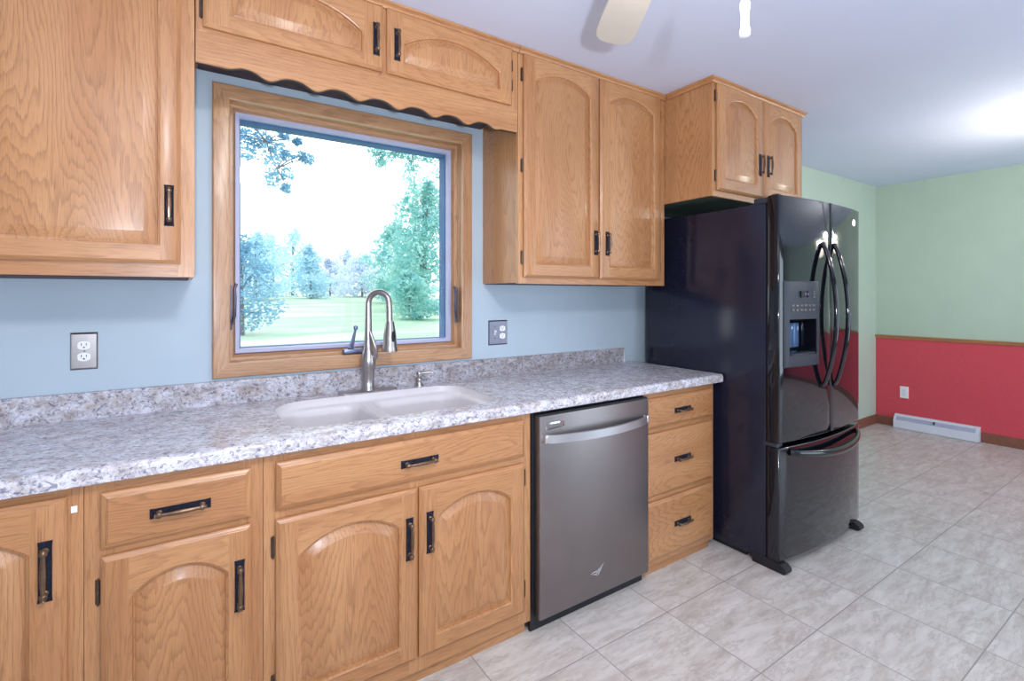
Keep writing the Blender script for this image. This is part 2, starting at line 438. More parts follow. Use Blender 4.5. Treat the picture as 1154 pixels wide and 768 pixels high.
# crank operator on the sill
mb = MB()
mb.box(0.585, 0.668, -0.012, 0.026, 1.083, 1.104, ch=0.005)
mb.lathe((0.618, 0.0, 1.106), [(0.014, 0), (0.015, 0.006), (0.010, 0.012), (0.006, 0.014)], 14)
mb.tube([(0.618, -0.002, 1.112), (0.622, -0.008, 1.135), (0.628, -0.010, 1.165), (0.634, -0.010, 1.190)], [0.010, 0.009, 0.007, 0.005], 10)
mb.lathe((0.635, -0.010, 1.197), [(0.002, -0.011), (0.009, -0.007), (0.010, 0.0), (0.009, 0.007), (0.002, 0.011)], 12, axis='Z')
link(mb, 'crank_handle', plain('crank_metal', srgb(120, 128, 158), 0.35, 0.8), win)
for x, sgn in ((0.158, 1), (1.142, -1)):
    mb = MB()
    mb.box(x - 0.004, x + 0.004, 0.004, 0.026, 1.205, 1.380, ch=0.002)
    mb.tube([(x + 0.002 * sgn, 0.010, 1.225), (x + 0.012 * sgn, 0.000, 1.26), (x + 0.013 * sgn, -0.004, 1.33), (x + 0.012 * sgn, 0.0, 1.365), (x + 0.018 * sgn, 0.002, 1.385)], [0.005, 0.006, 0.006, 0.005, 0.006], 10)
    link(mb, 'latch', plain('latch_metal', srgb(92, 88, 104), 0.35, 0.8), win)

# ------------------------------------------------------------------ cabinet joinery
def arc_outline(x0, x1, z0, zs, apex, d, y, n=18):
    """arched opening outline inset by d: BL, BR, then arch right->left"""
    hw = (x1 - x0) / 2; cx = (x0 + x1) / 2; rise = apex - zs
    R = (hw * hw + rise * rise) / (2 * rise); zc = apex - R
    h2 = hw - d; r2 = R - d
    pts = [(x0 + d, y, z0 + d), (x1 - d, y, z0 + d)]
    a1 = math.asin(min(1, h2 / r2))
    for k in range(n + 1):
        a = a1 - 2 * a1 * k / n
        pts.append((cx + r2 * math.sin(a), y, zc + r2 * math.cos(a)))
    return pts

def edge_slab(mb, x0, x1, z0, z1, yb, t, mis=(1, 0, 1, 0), e=0.011):
    """moulded outer edge of a door or drawer front standing on plane yb"""
    g = 0.005
    mb.loops([rect(x0 + g, x1 - g, z0 + g, z1 - g, yb), rect(x0 + g, x1 - g, z0 + g, z1 - g, yb - 0.004), rect(x0, x1, z0, z1, yb - 0.0045), rect(x0, x1, z0, z1, yb - t + 0.009), rect(x0 + 0.002, x1 - 0.002, z0 + 0.002, z1 - 0.002, yb - t + 0.007),
              rect(x0 + 0.005, x1 - 0.005, z0 + 0.005, z1 - 0.005, yb - t + 0.0055), rect(x0 + e - 0.002, x1 - e + 0.002, z0 + e - 0.002, z1 - e + 0.002, yb - t + 0.001), rect(x0 + e, x1 - e, z0 + e, z1 - e, yb - t)], mis=list(mis))

def door_mesh(x0, x1, z0, z1, yb, st, br, zs, apex, t=0.020, arched=True):
    mb = MB(); e = 0.011; y = yb - t
    edge_slab(mb, x0, x1, z0, z1, yb, t)
    a, b = x0 + st, x1 - st; c = z0 + br
    # stiles run full height, rails between them
    mb.face([(x0 + e, y, z0 + e), (a, y, z0 + e), (a, y, z1 - e), (x0 + e, y, z1 - e)], 0)
    mb.face([(b, y, z0 + e), (x1 - e, y, z0 + e), (x1 - e, y, z1 - e), (b, y, z1 - e)], 0)
    mb.face([(a, y, z0 + e), (b, y, z0 + e), (b, y, c), (a, y, c)], 1)
    if arched:
        f = lambda d, yy: arc_outline(a, b, c, zs, apex, d, yy)
    else:
        f = lambda d, yy: [(a + d, yy, c + d), (b - d, yy, c + d)] + [(b - d - (b - a - 2 * d) * k / 18, yy, apex - d) for k in range(19)]
    O = f(0, y)
    arch = O[2:]
    for k in range(len(arch) - 1):
        p, q = arch[k], arch[k + 1]
        mb.face([p, q, (q[0], y, z1 - e), (p[0], y, z1 - e)], 1)
    # sticking, groove, bevel, raised field
    mb.loops([O, f(0.002, y + 0.002), f(0.006, y + 0.0035), f(0.008, y + 0.0125), f(0.011, y + 0.0130), f(0.013, y + 0.0120), f(0.038, y + 0.0020), f(0.040, y + 0.0012), f(0.041, y + 0.0010)], 2)
    F = f(0.041, y + 0.001); mb.face(F, 2)
    # back
    mb.face(rect(x0 + 0.005, x1 - 0.005, z0 + 0.005, z1 - 0.005, yb), 0)
    return mb

def drawer_mesh(x0, x1, z0, z1, yb, t=0.020, mi=3):
    mb = MB(); edge_slab(mb, x0, x1, z0, z1, yb, t, (1, 0, 1, 0), 0.013)
    y = yb - t; e = 0.013
    mb.loops([rect(x0 + e, x1 - e, z0 + e, z1 - e, y), rect(x0 + e + 0.002, x1 - e - 0.002, z0 + e + 0.002, z1 - e - 0.002, y - 0.0015)], mi)
    mb.face(rect(x0 + e + 0.002, x1 - e - 0.002, z0 + e + 0.002, z1 - e - 0.002, y - 0.0015), mi)
    mb.face(rect(x0 + 0.005, x1 - 0.005, z0 + 0.005, z1 - 0.005, yb), mi)
    return mb

def handle(parent, cx, cz, y, vertical=True, L=0.140, Wd=0.027):
    mb = MB()
    def m(u, w, d):  # u along, w across, d outwards
        return (cx + w, y - d, cz + u) if vertical else (cx + u, y - d, cz + w)
    h = L / 2; w = Wd / 2
    out = []
    for (uu, ww) in ((-h, -w), (-h, w), (-h + 0.012, w * 0.92), (h - 0.012, w * 0.92), (h, w), (h, -w), (h - 0.012, -w * 0.92), (-h + 0.012, -w * 0.92)): out.append((uu, ww))
    mb.loops([[m(a, b, 0.0) for a, b in out], [m(a, b, 0.0022) for a, b in out], [m(a * 0.985, b * 0.9, 0.0034) for a, b in out]], 0, True, False, True)
    for sgn in (-1, 1):   # posts with beads
        u = sgn * h * 0.70
        L_ = []
        for r, d in ((0.0075, 0.003), (0.0075, 0.005), (0.0045, 0.008), (0.0045, 0.016), (0.0075, 0.020), (0.0075, 0.025), (0.004, 0.028)):
            L_.append([m(u + r * math.cos(2 * PI * j / 10), r * math.sin(2 * PI * j / 10), d) for j in range(10)])
        mb.loops(L_, 1, True, False, True)
        mb.tube([m(sgn * h * q, 0, 0.0215) for q in (0.62, 0.66, 0.74, 0.80, 0.84, 0.86)], [0.005, 0.0075, 0.0075, 0.0055, 0.0065, 0.002], 10, 1)
    mb.tube([m(h * q, 0, 0.0225 + 0.004 * (1 - q * q * 2)) for q in (-0.7, -0.6, -0.4, -0.2, 0, 0.2, 0.4, 0.6, 0.7)], [0.0045, 0.0042, 0.005, 0.0058, 0.0062, 0.0058, 0.005, 0.0042, 0.0045], 10, 1)
    return link(mb, 'handle', [IRON, BRONZE], parent)

def hinge(parent, x, z, y, L=0.058, side=1):
    mb = MB()
    mb.box(x - 0.003 - 0.003 * (side > 0), x + 0.003 + 0.003 * (side < 0), y - 0.0015, y, z - L / 2, z + L / 2)
    mb.lathe((x, y - 0.004, z - L / 2), [(0.0015, -0.004), (0.003, -0.002), (0.0025, 0), (0.004, 0.001), (0.004, L - 0.001), (0.0025, L), (0.003, L + 0.002), (0.0015, L + 0.004)], 10)
    return link(mb, 'hinge', HINGE, parent)

def crown(root, pts, z1=CZ, h=0.026):
    """small stepped moulding along the cabinet top following plan points (front line, left to right)"""
    prof = [(0.0, z1 - h), (0.010, z1 - h), (0.014, z1 - h + 0.008), (0.014, z1 - h + 0.012), (0.024, z1 - h + 0.018), (0.026, z1 - 0.001), (0.0, z1 - 0.001)]
    L = []
    n = len(pts)
    for k, p in enumerate(pts):
        p = Vector(p)
        d1 = (p - Vector(pts[k - 1])).normalized() if k else None
        d2 = (Vector(pts[k + 1]) - p).normalized() if k < n - 1 else None
        nn = [Vector((d.y, -d.x)) for d in (d1, d2) if d is not None]
        if len(nn) == 2:
            b = (nn[0] + nn[1]); b = b / (1 + nn[0].dot(nn[1]))
        else: b = nn[0]
        L.append([(p.x + b.x * o, p.y + b.y * o, z) for o, z in prof])
    mb = MB(); mb.loops(L, 0, True, True, True)
    link(mb, 'crown_moulding', OAK_H, root, ang=25)

def case(root, x0, x1, y0, y1, z0, z1, bottom_mat=None):
    mb = MB()
    mb.box(x0, x1, y0, y1, z0, z1)
    o = link(mb, 'carcass', OAK_P, root, smooth=False)
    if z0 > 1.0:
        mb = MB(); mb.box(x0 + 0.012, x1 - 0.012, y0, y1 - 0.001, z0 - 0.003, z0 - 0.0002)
        link(mb, 'underside_shade_sheet', UNDER, root, smooth=False)  # dark sheet added to stand in for shade under the cabinet
    return o

def face_frame(root, x0, x1, z0, z1, y, stiles, rails, t=0.019):
    mb = MB()
    for a, b in stiles: mb.box(a, b, y, y + t, z0, z1, 0, ch=0.0008)
    for a, b, c, d in rails: mb.box(a, b, y + 0.0006, y + t, c, d, 1)
    mb.box(x0 + 0.004, x1 - 0.004, y + 0.006, y + t, z0 + 0.004, z1 - 0.004, 0)
    return link(mb, 'face_frame', [OAK_V, OAK_H], root, smooth=False)

OAKS = [OAK_V, OAK_H, OAK_P, OAK_D]
YU = -0.325           # face of the upper cabinets
YB = -0.612           # face of the base cabinets
UG = 'oak upper cabinets'; BG = 'oak base cabinets'

# ---- upper cabinet left of the window
ca = thing('upper_cabinet', (-0.25, 0, 1.397), 'oak upper cabinet with one large square raised panel door left of the window', 'cabinet')
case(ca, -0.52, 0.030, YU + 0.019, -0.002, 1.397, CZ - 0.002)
face_frame(ca, -0.52, 0.033, 1.397, CZ - 0.002, YU, [(-0.52, -0.475), (-0.012, 0.033)], [(-0.475, -0.012, 1.397, 1.452), (-0.475, -0.012, 2.43, CZ - 0.002)])
d = link(door_mesh(-0.490, -0.004, 1.438, 2.445, YU, 0.052, 0.056, 2.38, 2.385, arched=False), 'door', OAKS, ca)
handle(d, -0.0335, 1.617, YU - 0.020, True, 0.126, 0.026)
hinge(d, -0.494, 1.55, YU); hinge(d, -0.494, 2.33, YU)
crown(ca, [(-0.52, YU), (0.033, YU)])

# ---- cabinet over the window with the scalloped valance
cb = thing('upper_cabinet', (0.66, 0, 2.19), 'low oak cabinet with scalloped valance above the window', 'cabinet')
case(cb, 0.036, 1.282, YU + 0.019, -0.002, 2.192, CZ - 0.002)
face_frame(cb, 0.036, 1.282, 2.19, CZ - 0.002, YU, [(0.036, 0.066), (1.236, 1.282), (0.63, 0.67)], [(0.066, 1.236, 2.455, CZ - 0.002), (0.066, 1.236, 2.19, 2.215)])
nn = 150; bot = []
for k in range(nn + 1):
    x = 0.036 + (1.282 - 0.036) * k / nn
    u = (x - 0.172) / 0.1545
    if x < 0.115 or x > 1.195: z = 2.088
    else:
        z = 2.090 + 0.0118 * math.cos(2 * PI * u) - 0.002 * math.cos(4 * PI * u)
        g = min(1, (x - 0.115) / 0.05, (1.195 - x) / 0.05); z = 2.088 * (1 - g) + z * g
    bot.append((x, z))
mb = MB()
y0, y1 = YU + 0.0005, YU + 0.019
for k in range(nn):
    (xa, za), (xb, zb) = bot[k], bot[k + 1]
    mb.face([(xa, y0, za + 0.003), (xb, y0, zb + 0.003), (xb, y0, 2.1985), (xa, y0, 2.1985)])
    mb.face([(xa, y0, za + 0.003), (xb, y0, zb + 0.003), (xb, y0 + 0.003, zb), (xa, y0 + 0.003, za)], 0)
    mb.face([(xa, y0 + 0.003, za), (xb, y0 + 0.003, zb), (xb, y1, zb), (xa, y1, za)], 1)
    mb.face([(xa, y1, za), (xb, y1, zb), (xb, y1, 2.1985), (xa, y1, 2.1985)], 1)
link(mb, 'valance', [OAK_H, UNDER], cb, ang=30)  # lower edge and back coloured dark as painted shade
d = link(door_mesh(0.056, 0.645, 2.203, 2.458, YU, 0.075, 0.050, 2.335, 2.408), 'door', OAKS, cb)
handle(d, 0.616, 2.318, YU - 0.020, True, 0.124, 0.026)
hinge(d, 0.051, 2.262, YU); hinge(d, 0.051, 2.40, YU)
d = link(door_mesh(0.661, 1.243, 2.203, 2.458, YU, 0.064, 0.050, 2.335, 2.408), 'door', OAKS, cb)
handle(d, 0.699, 2.319, YU - 0.020, True, 0.124, 0.026)
hinge(d, 1.249, 2.295, YU, 0.045, -1); hinge(d, 1.249, 2.385, YU, 0.045, -1)
crown(cb, [(0.036, YU), (1.282, YU)])

# ---- tall pair of arched doors right of the window
cc = thing('upper_cabinet', (1.79, 0, 1.395), 'tall two door oak upper cabinet with arched panels between window and refrigerator', 'cabinet')
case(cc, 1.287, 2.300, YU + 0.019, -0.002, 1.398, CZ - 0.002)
face_frame(cc, 1.285, 2.302, 1.394, CZ - 0.002, YU, [(1.285, 1.33), (2.235, 2.302), (1.76, 1.81)], [(1.33, 2.235, 1.394, 1.44), (1.33, 2.235, 2.44, CZ - 0.002)])
d = link(door_mesh(1.310, 1.7795, 1.424, 2.458, YU, 0.060, 0.060, 2.345, 2.402), 'door', OAKS, cc)
handle(d, 1.752, 1.607, YU - 0.020, True, 0.124, 0.026)
for z in (1.515, 1.94, 2.36): hinge(d, 1.304, z, YU, 0.058, 1)
d = link(door_mesh(1.7875, 2.258, 1.424, 2.458, YU, 0.060, 0.060, 2.345, 2.402), 'door', OAKS, cc)
handle(d, 1.832, 1.607, YU - 0.020, True, 0.124, 0.026)
for z in (1.50, 2.36): hinge(d, 2.264, z, YU, 0.058, -1)
crown(cc, [(1.285, YU), (2.302, YU)])

# ---- deep cabinet over the refrigerator
YD = -0.632
ce = thing('upper_cabinet', (2.76, 0, 1.862), 'deep two door oak cabinet mounted above the refrigerator', 'cabinet')
mb = MB(); mb.box(2.306, 3.222, YD + 0.019, -0.002, 1.872, CZ - 0.002)
mb.box(2.306, 2.325, YD + 0.019, -0.002, 1.864, 1.872); mb.box(3.203, 3.222, YD + 0.019, -0.002, 1.864, 1.872)
link(mb, 'carcass', OAK_P, ce, smooth=False)
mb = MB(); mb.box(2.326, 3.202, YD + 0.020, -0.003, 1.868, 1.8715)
link(mb, 'underside_shade_sheet', plain('dark_green_underside', srgb(70, 88, 80), 0.6), ce, smooth=False)
face_frame(ce, 2.305, 3.224, 1.862, CZ - 0.002, YD, [(2.305, 2.35), (3.18, 3.224), (2.755, 2.785)], [(2.35, 3.18, 1.862, 1.905), (2.35, 3.18, 2.44, CZ - 0.002)])
d = link(door_mesh(2.333, 2.7625, 1.893, 2.458, YD, 0.062, 0.062, 2.335, 2.402), 'door', OAKS, ce)
handle(d, 2.725, 2.078, YD - 0.020, True, 0.124, 0.026)
for z in (1.97, 2.39): hinge(d, 2.327, z, YD, 0.055, 1)
d = link(door_mesh(2.7705, 3.200, 1.893, 2.458, YD, 0.062, 0.062, 2.335, 2.402), 'door', OAKS, ce)
handle(d, 2.808, 2.082, YD - 0.020, True, 0.124, 0.026)
for z in (1.97, 2.39): hinge(d, 3.206, z, YD, 0.055, -1)
crown(ce, [(2.305, YU - 0.027), (2.305, YD), (3.224, YD), (3.224, -0.02)])

# ---- base cabinets
def toe(root, x0, x1):
    mb = MB(); mb.box(x0, x1, YB + 0.022, YB + 0.04, 0.001, 0.053, 1); link(mb, 'toe_kick', OAKS, root, smooth=False)

b1 = thing('base_cabinet', (-0.46, 0, 0), 'oak base cabinet with full height arched door at the far left', 'cabinet')
case(b1, -0.74, -0.202, YB + 0.019, -0.03, 0.05, 0.878)
face_frame(b1, -0.74, -0.2005, 0.05, 0.878, YB, [(-0.74, -0.69), (-0.255, -0.2005)], [(-0.69, -0.255, 0.05, 0.12), (-0.69, -0.255, 0.845, 0.878)])
d = link(door_mesh(-0.712, -0.2295, 0.105, 0.856, YB, 0.064, 0.060, 0.738, 0.806), 'door', OAKS, b1)
handle(d, -0.2665, 0.693, YB - 0.020, True, 0.142, 0.027)
mb = MB(); mb.box(-0.224, -0.212, YB - 0.0012, YB, 0.812, 0.828, ch=0.0003); o = link(mb, 'sticker', WHITE_P, b1); o['label'] = 'small white paper sticker'
toe(b1, -0.74, -0.202)

b2 = thing('base_cabinet', (0.0, 0, 0), 'narrow oak base cabinet with one drawer over one arched door', 'cabinet')
case(b2, -0.198, 0.194, YB + 0.019, -0.03, 0.05, 0.878)
face_frame(b2, -0.1995, 0.1945, 0.05, 0.878, YB, [(-0.1995, -0.14), (0.135, 0.1945)], [(-0.14, 0.135, 0.05, 0.12), (-0.14, 0.135, 0.67, 0.73), (-0.14, 0.135, 0.84, 0.878)])
d = link(drawer_mesh(-0.167, 0.1625, 0.712, 0.851, YB), 'drawer', OAKS, b2)
handle(d, -0.002, 0.779, YB - 0.0215, False, 0.134, 0.026)
d = link(door_mesh(-0.167, 0.1625, 0.105, 0.692, YB, 0.056, 0.060, 0.576, 0.630), 'door', OAKS, b2)
handle(d, 0.1335, 0.530, YB - 0.020, True, 0.142, 0.026)
for z in (0.605, 0.20): hinge(d, -0.173, z, YB, 0.06, 1)
toe(b2, -0.2, 0.195)

b3 = thing('base_cabinet', (0.67, 0, 0), 'wide oak sink cabinet with false drawer front over two arched doors', 'cabinet')
mb = MB()
mb.box(0.196, 0.214, YB + 0.019, -0.03, 0.05, 0.878); mb.box(1.128, 1.146, YB + 0.019, -0.03, 0.05, 0.878)
mb.box(0.214, 1.128, YB + 0.019, -0.03, 0.05, 0.068); mb.box(0.214, 1.128, -0.04, -0.03, 0.068, 0.878)
link(mb, 'carcass', OAK_V, b3, smooth=False)
mb = MB()
for a, b in ((0.1955, 0.26), (1.085, 1.1465), (0.64, 0.70)): mb.box(a, b, YB, YB + 0.012, 0.05, 0.878, 0, ch=0.0008)
for c_, d_ in ((0.05, 0.13), (0.66, 0.73), (0.845, 0.878)): mb.box(0.26, 1.085, YB + 0.0006, YB + 0.012, c_, d_, 1)
link(mb, 'face_frame', OAKS, b3, smooth=False)
d = link(drawer_mesh(0.2265, 1.110, 0.712, 0.853, YB), 'drawer_front', OAKS, b3)
handle(d, 0.671, 0.776, YB - 0.0215, False, 0.136, 0.027)
d = link(door_mesh(0.2265, 0.6655, 0.105, 0.685, YB, 0.060, 0.058, 0.566, 0.627), 'door', OAKS, b3)
handle(d, 0.634, 0.522, YB - 0.020, True, 0.142, 0.027)
for z in (0.604, 0.20): hinge(d, 0.2205, z, YB, 0.06, 1)
d = link(door_mesh(0.6715, 1.110, 0.105, 0.685, YB, 0.060, 0.058, 0.566, 0.627), 'door', OAKS, b3)
handle(d, 0.708, 0.526, YB - 0.020, True, 0.142, 0.027)
for z in (0.625, 0.19): hinge(d, 1.1165, z, YB, 0.06, -1)
toe(b3, 0.1955, 1.134)

b4 = thing('base_cabinet', (2.07, 0, 0), 'oak base cabinet with a stack of three drawers beside the dishwasher', 'cabinet')
case(b4, 1.803, 2.340, YB + 0.019, -0.03, 0.05, 0.878)
face_frame(b4, 1.802, 2.342, 0.05, 0.878, YB, [(1.802, 1.84), (2.29, 2.342)], [(1.84, 2.29, 0.05, 0.09), (1.84, 2.29, 0.355, 0.385), (1.84, 2.29, 0.68, 0.71), (1.84, 2.29, 0.845, 0.878)])
for z0, z1, hz in ((0.708, 0.850, 0.776), (0.384, 0.682, 0.538), (0.082, 0.358, 0.222)):
    d = link(drawer_mesh(1.808, 2.315, z0, z1, YB), 'drawer', OAKS, b4)
    handle(d, 2.062, hz, YB - 0.0215, False, 0.122, 0.027)
toe(b4, 1.80, 2.33)

# ------------------------------------------------------------------ counter, backsplash, sink
CT, CB_ = 0.923, 0.880
CX0, CX1, CY1, CY0 = -1.2, 2.376, -0.648, -0.022
def rrect(x0, x1, y0, y1, rs, n=8):
    """rounded rectangle, radii for corners (x0y0, x1y0, x1y1, x0y1)"""
    pts = []
    for (cx, cy, sx, sy, a0), r in zip(((x0, y0, 1, 1, PI), (x1, y0, -1, 1, 1.5 * PI), (x1, y1, -1, -1, 0), (x0, y1, 1, -1, 0.5 * PI)), rs):
        ox, oy = cx + sx * r, cy + sy * r
        for k in range(n + 1):
            a = a0 + 0.5 * PI * k / n
            pts.append((ox + r * math.cos(a), oy + r * math.sin(a)))
    return pts
SK = rrect(0.278, 1.062, -0.553, -0.112, (0.10, 0.09, 0.10, 0.14))
ct = thing('countertop', (0.6, -0.3, CB_), 'speckled grey white laminate countertop running under the window', 'countertop')
mb = MB()
r = 0.014
prof = [(CY1 + 0.006, CB_), (CY1 + 0.001, CB_ + 0.003), (CY1, CB_ + 0.010)] + [(CY1 + r - r * math.cos(a), CT - r + r * math.sin(a)) for a in [i * PI / 2 / 6 for i in range(7)]]
ytop = prof[-1][0]
mb.loops([[(CX0, y, z) for y, z in prof], [(CX1, y, z) for y, z in prof]], 0, False)
bm = fill_loops([[(CX0, ytop, CT), (CX1, ytop, CT), (CX1, CY0, CT), (CX0, CY0, CT)], [(x, y, CT) for x, y in SK]]); mb.add(bm); bm.free()
bm = fill_loops([[(CX0, prof[0][0], CB_), (CX1, prof[0][0], CB_), (CX1, CY0, CB_), (CX0, CY0, CB_)], [(x, y, CB_) for x, y in SK]]); mb.add(bm); bm.free()
mb.loops([[(x, y, CT) for x, y in SK], [(x, y, CB_) for x, y in SK]])
for x in (CX0, CX1): mb.face([(x, y, z) for y, z in prof] + [(x, CY0, CT), (x, CY0, CB_)])
mb.face([(CX0, CY0, CB_), (CX1, CY0, CB_), (CX1, CY0, CT), (CX0, CY0, CT)])
link(mb, 'worktop', GRANITE, ct, origin=(0, 0, 0.9))
mb = MB()
bsp = [(-0.001, CT), (-0.022, CT), (-0.022, CT + 0.083), (-0.019, CT + 0.088), (-0.001, CT + 0.089)]
mb.prism(bsp, CX0, 2.29, 'X'); mb.prism([(a, b) for a, b in bsp], 2.29, 2.302, 'X')
link(mb, 'backsplash', GRANITE, ct, origin=(0, 0, 0.9))

sk = thing('sink', (0.67, -0.33, 0.70), 'cream undermount double bowl sink set in the countertop', 'sink')
mb = MB()
def scl(p, d):  # shrink a rounded loop towards its own centre by d
    cx = (max(q[0] for q in p) + min(q[0] for q in p)) / 2; cy = (max(q[1] for q in p) + min(q[1] for q in p)) / 2
    hx = (max(q[0] for q in p) - min(q[0] for q in p)) / 2; hy = (max(q[1] for q in p) - min(q[1] for q in p)) / 2
    return [(cx + (x - cx) * (hx - d) / hx, cy + (y - cy) * (hy - d) / hy) for x, y in p]
S1 = scl(SK, 0.001)
bowlL = rrect(0.292, 0.612, -0.538, -0.128, (0.09, 0.06, 0.06, 0.125))
bowlR = rrect(0.652, 1.048, -0.538, -0.128, (0.06, 0.08, 0.09, 0.06))
zt = 0.890
mb.loops([[(x, y, CT - 0.001) for x, y in S1], [(x, y, 0.902) for x, y in S1], [(x, y, 0.893) for x, y in scl(S1, 0.004)], [(x, y, zt) for x, y in scl(S1, 0.010)]])
bm = fill_loops([[(x, y, zt) for x, y in scl(S1, 0.010)], [(x, y, zt) for x, y in bowlL], [(x, y, zt) for x, y in bowlR]]); mb.add(bm); bm.free()
link(mb, 'rim', SINKM, sk, ang=50)
for nm, bw, db in (('bowl', bowlL, 0.19), ('bowl', bowlR, 0.17)):
    mb = MB()
    L = [[(x, y, zt) for x, y in bw]]
    for dd, zz in ((0.006, 0.004), (0.010, 0.014), (0.018, 0.6 * db), (0.026, 0.86 * db), (0.045, 0.96 * db), (0.075, db)):
        L.append([(x, y, zt - zz) for x, y in scl(bw, dd)])
    mb.loops(L, 0, True, False, True)
    bo = link(mb, nm, SINKM, sk, ang=60)
    cxm = sum(p[0] for p in bw) / len(bw); cym = sum(p[1] for p in bw) / len(bw)
    mb = MB(); mb.lathe((cxm, cym, zt - db), [(0.044, 0.0), (0.044, 0.003), (0.036, 0.004), (0.032, 0.001), (0.006, 0.001)], 20)
    link(mb, 'drain', CHROME, bo)

# ------------------------------------------------------------------ faucet and soap dispenser
FX, FY = 0.672, -0.070
fc = thing('faucet', (FX, FY, CT), 'brushed nickel gooseneck kitchen faucet with pull down spray head', 'faucet')
mb = MB()
pl = rrect(FX - 0.128, FX + 0.128, FY - 0.030, FY + 0.030, (0.029,) * 4)
mb.loops([[(x, y, CT) for x, y in pl], [(x, y, CT + 0.004) for x, y in pl], [(x, y, CT + 0.007) for x, y in scl(pl, 0.004)]], 0, True, True, True)
link(mb, 'deck_plate', NICKEL, fc)
mb = MB()
mb.lathe((FX, FY, CT + 0.007), [(0.030, 0), (0.030, 0.003), (0.026, 0.010), (0.0245, 0.04), (0.026, 0.075), (0.031, 0.105), (0.033, 0.125), (0.030, 0.145), (0.024, 0.165), (0.020, 0.18), (0.0185, 0.20)], 24)
link(mb, 'body', NICKEL, fc, ang=60)
zb = CT + 0.20; zc = 1.305; Rn = 0.047
# spout swings forward and to the right, over the bowls
dx, dy = 0.74, -0.67
path = [(FX, FY, zb), (FX, FY, zb + 0.06), (FX, FY, zc)]
for k in range(1, 13):
    a = PI - PI * k / 12
    q = Rn + Rn * math.cos(a)
    path.append((FX + dx * q, FY + dy * q, zc + Rn * 1.05 * math.sin(a)))
ex, ey = FX + dx * 2 * Rn, FY + dy * 2 * Rn
path.append((ex + 0.002, ey - 0.002, 1.225))
mb = MB(); mb.tube(path, [0.0175, 0.016] + [0.0135] * (len(path) - 2), 16); link(mb, 'gooseneck', NICKEL, fc, ang=60)
mb = MB()
mb.lathe((ex + 0.003, ey - 0.003, 1.098), [(0.012, 0.001), (0.033, 0.0), (0.0335, 0.010), (0.030, 0.026), (0.0265, 0.075), (0.0225, 0.10), (0.0195, 0.118), (0.0175, 0.13)], 22)
link(mb, 'spray_head', NICKEL, fc, ang=50)
mb = MB()
mb.loops([[(ex + 0.003 + (0.024 - dd) * 0.30 + 0.011 * s_ * math.cos(t_) * 0.8, ey - 0.003 - 0.0275 - dd * 0.5 + 0.004 * s_ * math.cos(t_), 1.163 + 0.024 * s_ * math.sin(t_)) for t_ in [2 * PI * j / 16 for j in range(16)]] for dd, s_ in ((-0.006, 1.0), (0.004, 0.95), (0.006, 0.7))], 0, True, False, True)
link(mb, 'spray_button', BLACK_M, fc)
mb = MB()
mb.tube([(FX + 0.012, FY - 0.014, 1.058), (FX + 0.022, FY - 0.030, 1.075), (FX + 0.022, FY - 0.040, 1.105), (FX + 0.012, FY - 0.036, 1.14), (FX - 0.002, FY - 0.028, 1.185)], [0.012, 0.011, 0.0085, 0.0075, 0.006], 12)
link(mb, 'lever', NICKEL, fc, ang=60)

sd = thing('soap_dispenser', (0.905, -0.075, CT), 'small nickel soap pump to the right of the faucet', 'soap dispenser')
mb = MB(); mb.lathe((0.905, -0.075, CT), [(0.020, 0), (0.020, 0.004), (0.015, 0.009), (0.013, 0.020), (0.015, 0.028), (0.014, 0.036), (0.010, 0.040)], 18); link(mb, 'body', NICKEL, sd, ang=50)
mb = MB(); mb.lathe((0.905, -0.075, CT + 0.040), [(0.006, 0), (0.006, 0.010), (0.011, 0.012), (0.012, 0.022), (0.009, 0.026)], 16)
mb.tube([(0.905, -0.075, CT + 0.058), (0.93, -0.088, CT + 0.061), (0.956, -0.10, CT + 0.063), (0.962, -0.103, CT + 0.058)], [0.007, 0.006, 0.005, 0.0045], 10)
link(mb, 'pump_spout', NICKEL, sd, ang=50)

# ------------------------------------------------------------------ dishwasher
dw = thing('dishwasher', (1.475, -0.3, 0), 'dark stainless dishwasher with bowed bar handle under the counter', 'dishwasher')
mb = MB(); mb.box(1.152, 1.797, -0.612, -0.04, 0.10, 0.868); link(mb, 'tub', BLACK_M, dw, smooth=False)
mb = MB(); mb.box(1.150, 1.797, -0.606, -0.594, 0.001, 0.098); link(mb, 'toe_kick', BLACK_M, dw, smooth=False)
YW = -0.648
mb = MB(); mb.box(1.167, 1.796, YW, -0.613, 0.058, 0.862, ch=0.004); link(mb, 'door', STEEL, dw)
mb = MB(); mb.box(1.167, 1.796, -0.640, -0.613, 0.863, 0.8675); link(mb, 'control_strip', BLACK_M, dw, smooth=False)
mb = MB(); L = []
for k in range(25):
    u = k / 24; x = 1.186 + (1.768 - 1.186) * u
    bow = 0.016 + 0.050 * math.sin(PI * u) ** 0.8
    y = YW - bow; th = 0.010
    if k in (0, 24): y = YW - 0.004
    z0, z1 = 0.757, 0.793
    L.append([(x, y, z0 + 0.003), (x, y - 0.003, z0), (x, y - th, z0 + 0.002), (x, y - th, z1 - 0.002), (x, y - 0.003, z1), (x, y, z1 - 0.003)])
mb.loops(L, 0, True, True, True)
for x in (1.186, 1.768): mb.box(x - 0.008, x + 0.008, YW - 0.022, YW + 0.001, 0.759, 0.791, 0, ch=0.002)
link(mb, 'handle', STEEL_L, dw, ang=40)
mb = MB(); mb.box(1.193, 1.290, YW - 0.0025, YW, 0.806, 0.833, ch=0.001)
bo = link(mb, 'badge', CHROME, dw)
mb = MB(); mb.box(1.198, 1.285, YW - 0.003, YW - 0.0024, 0.812, 0.827); link(mb, 'badge_inset', STEEL, bo, smooth=False)
mb = MB()   # swoosh emblem low on the door
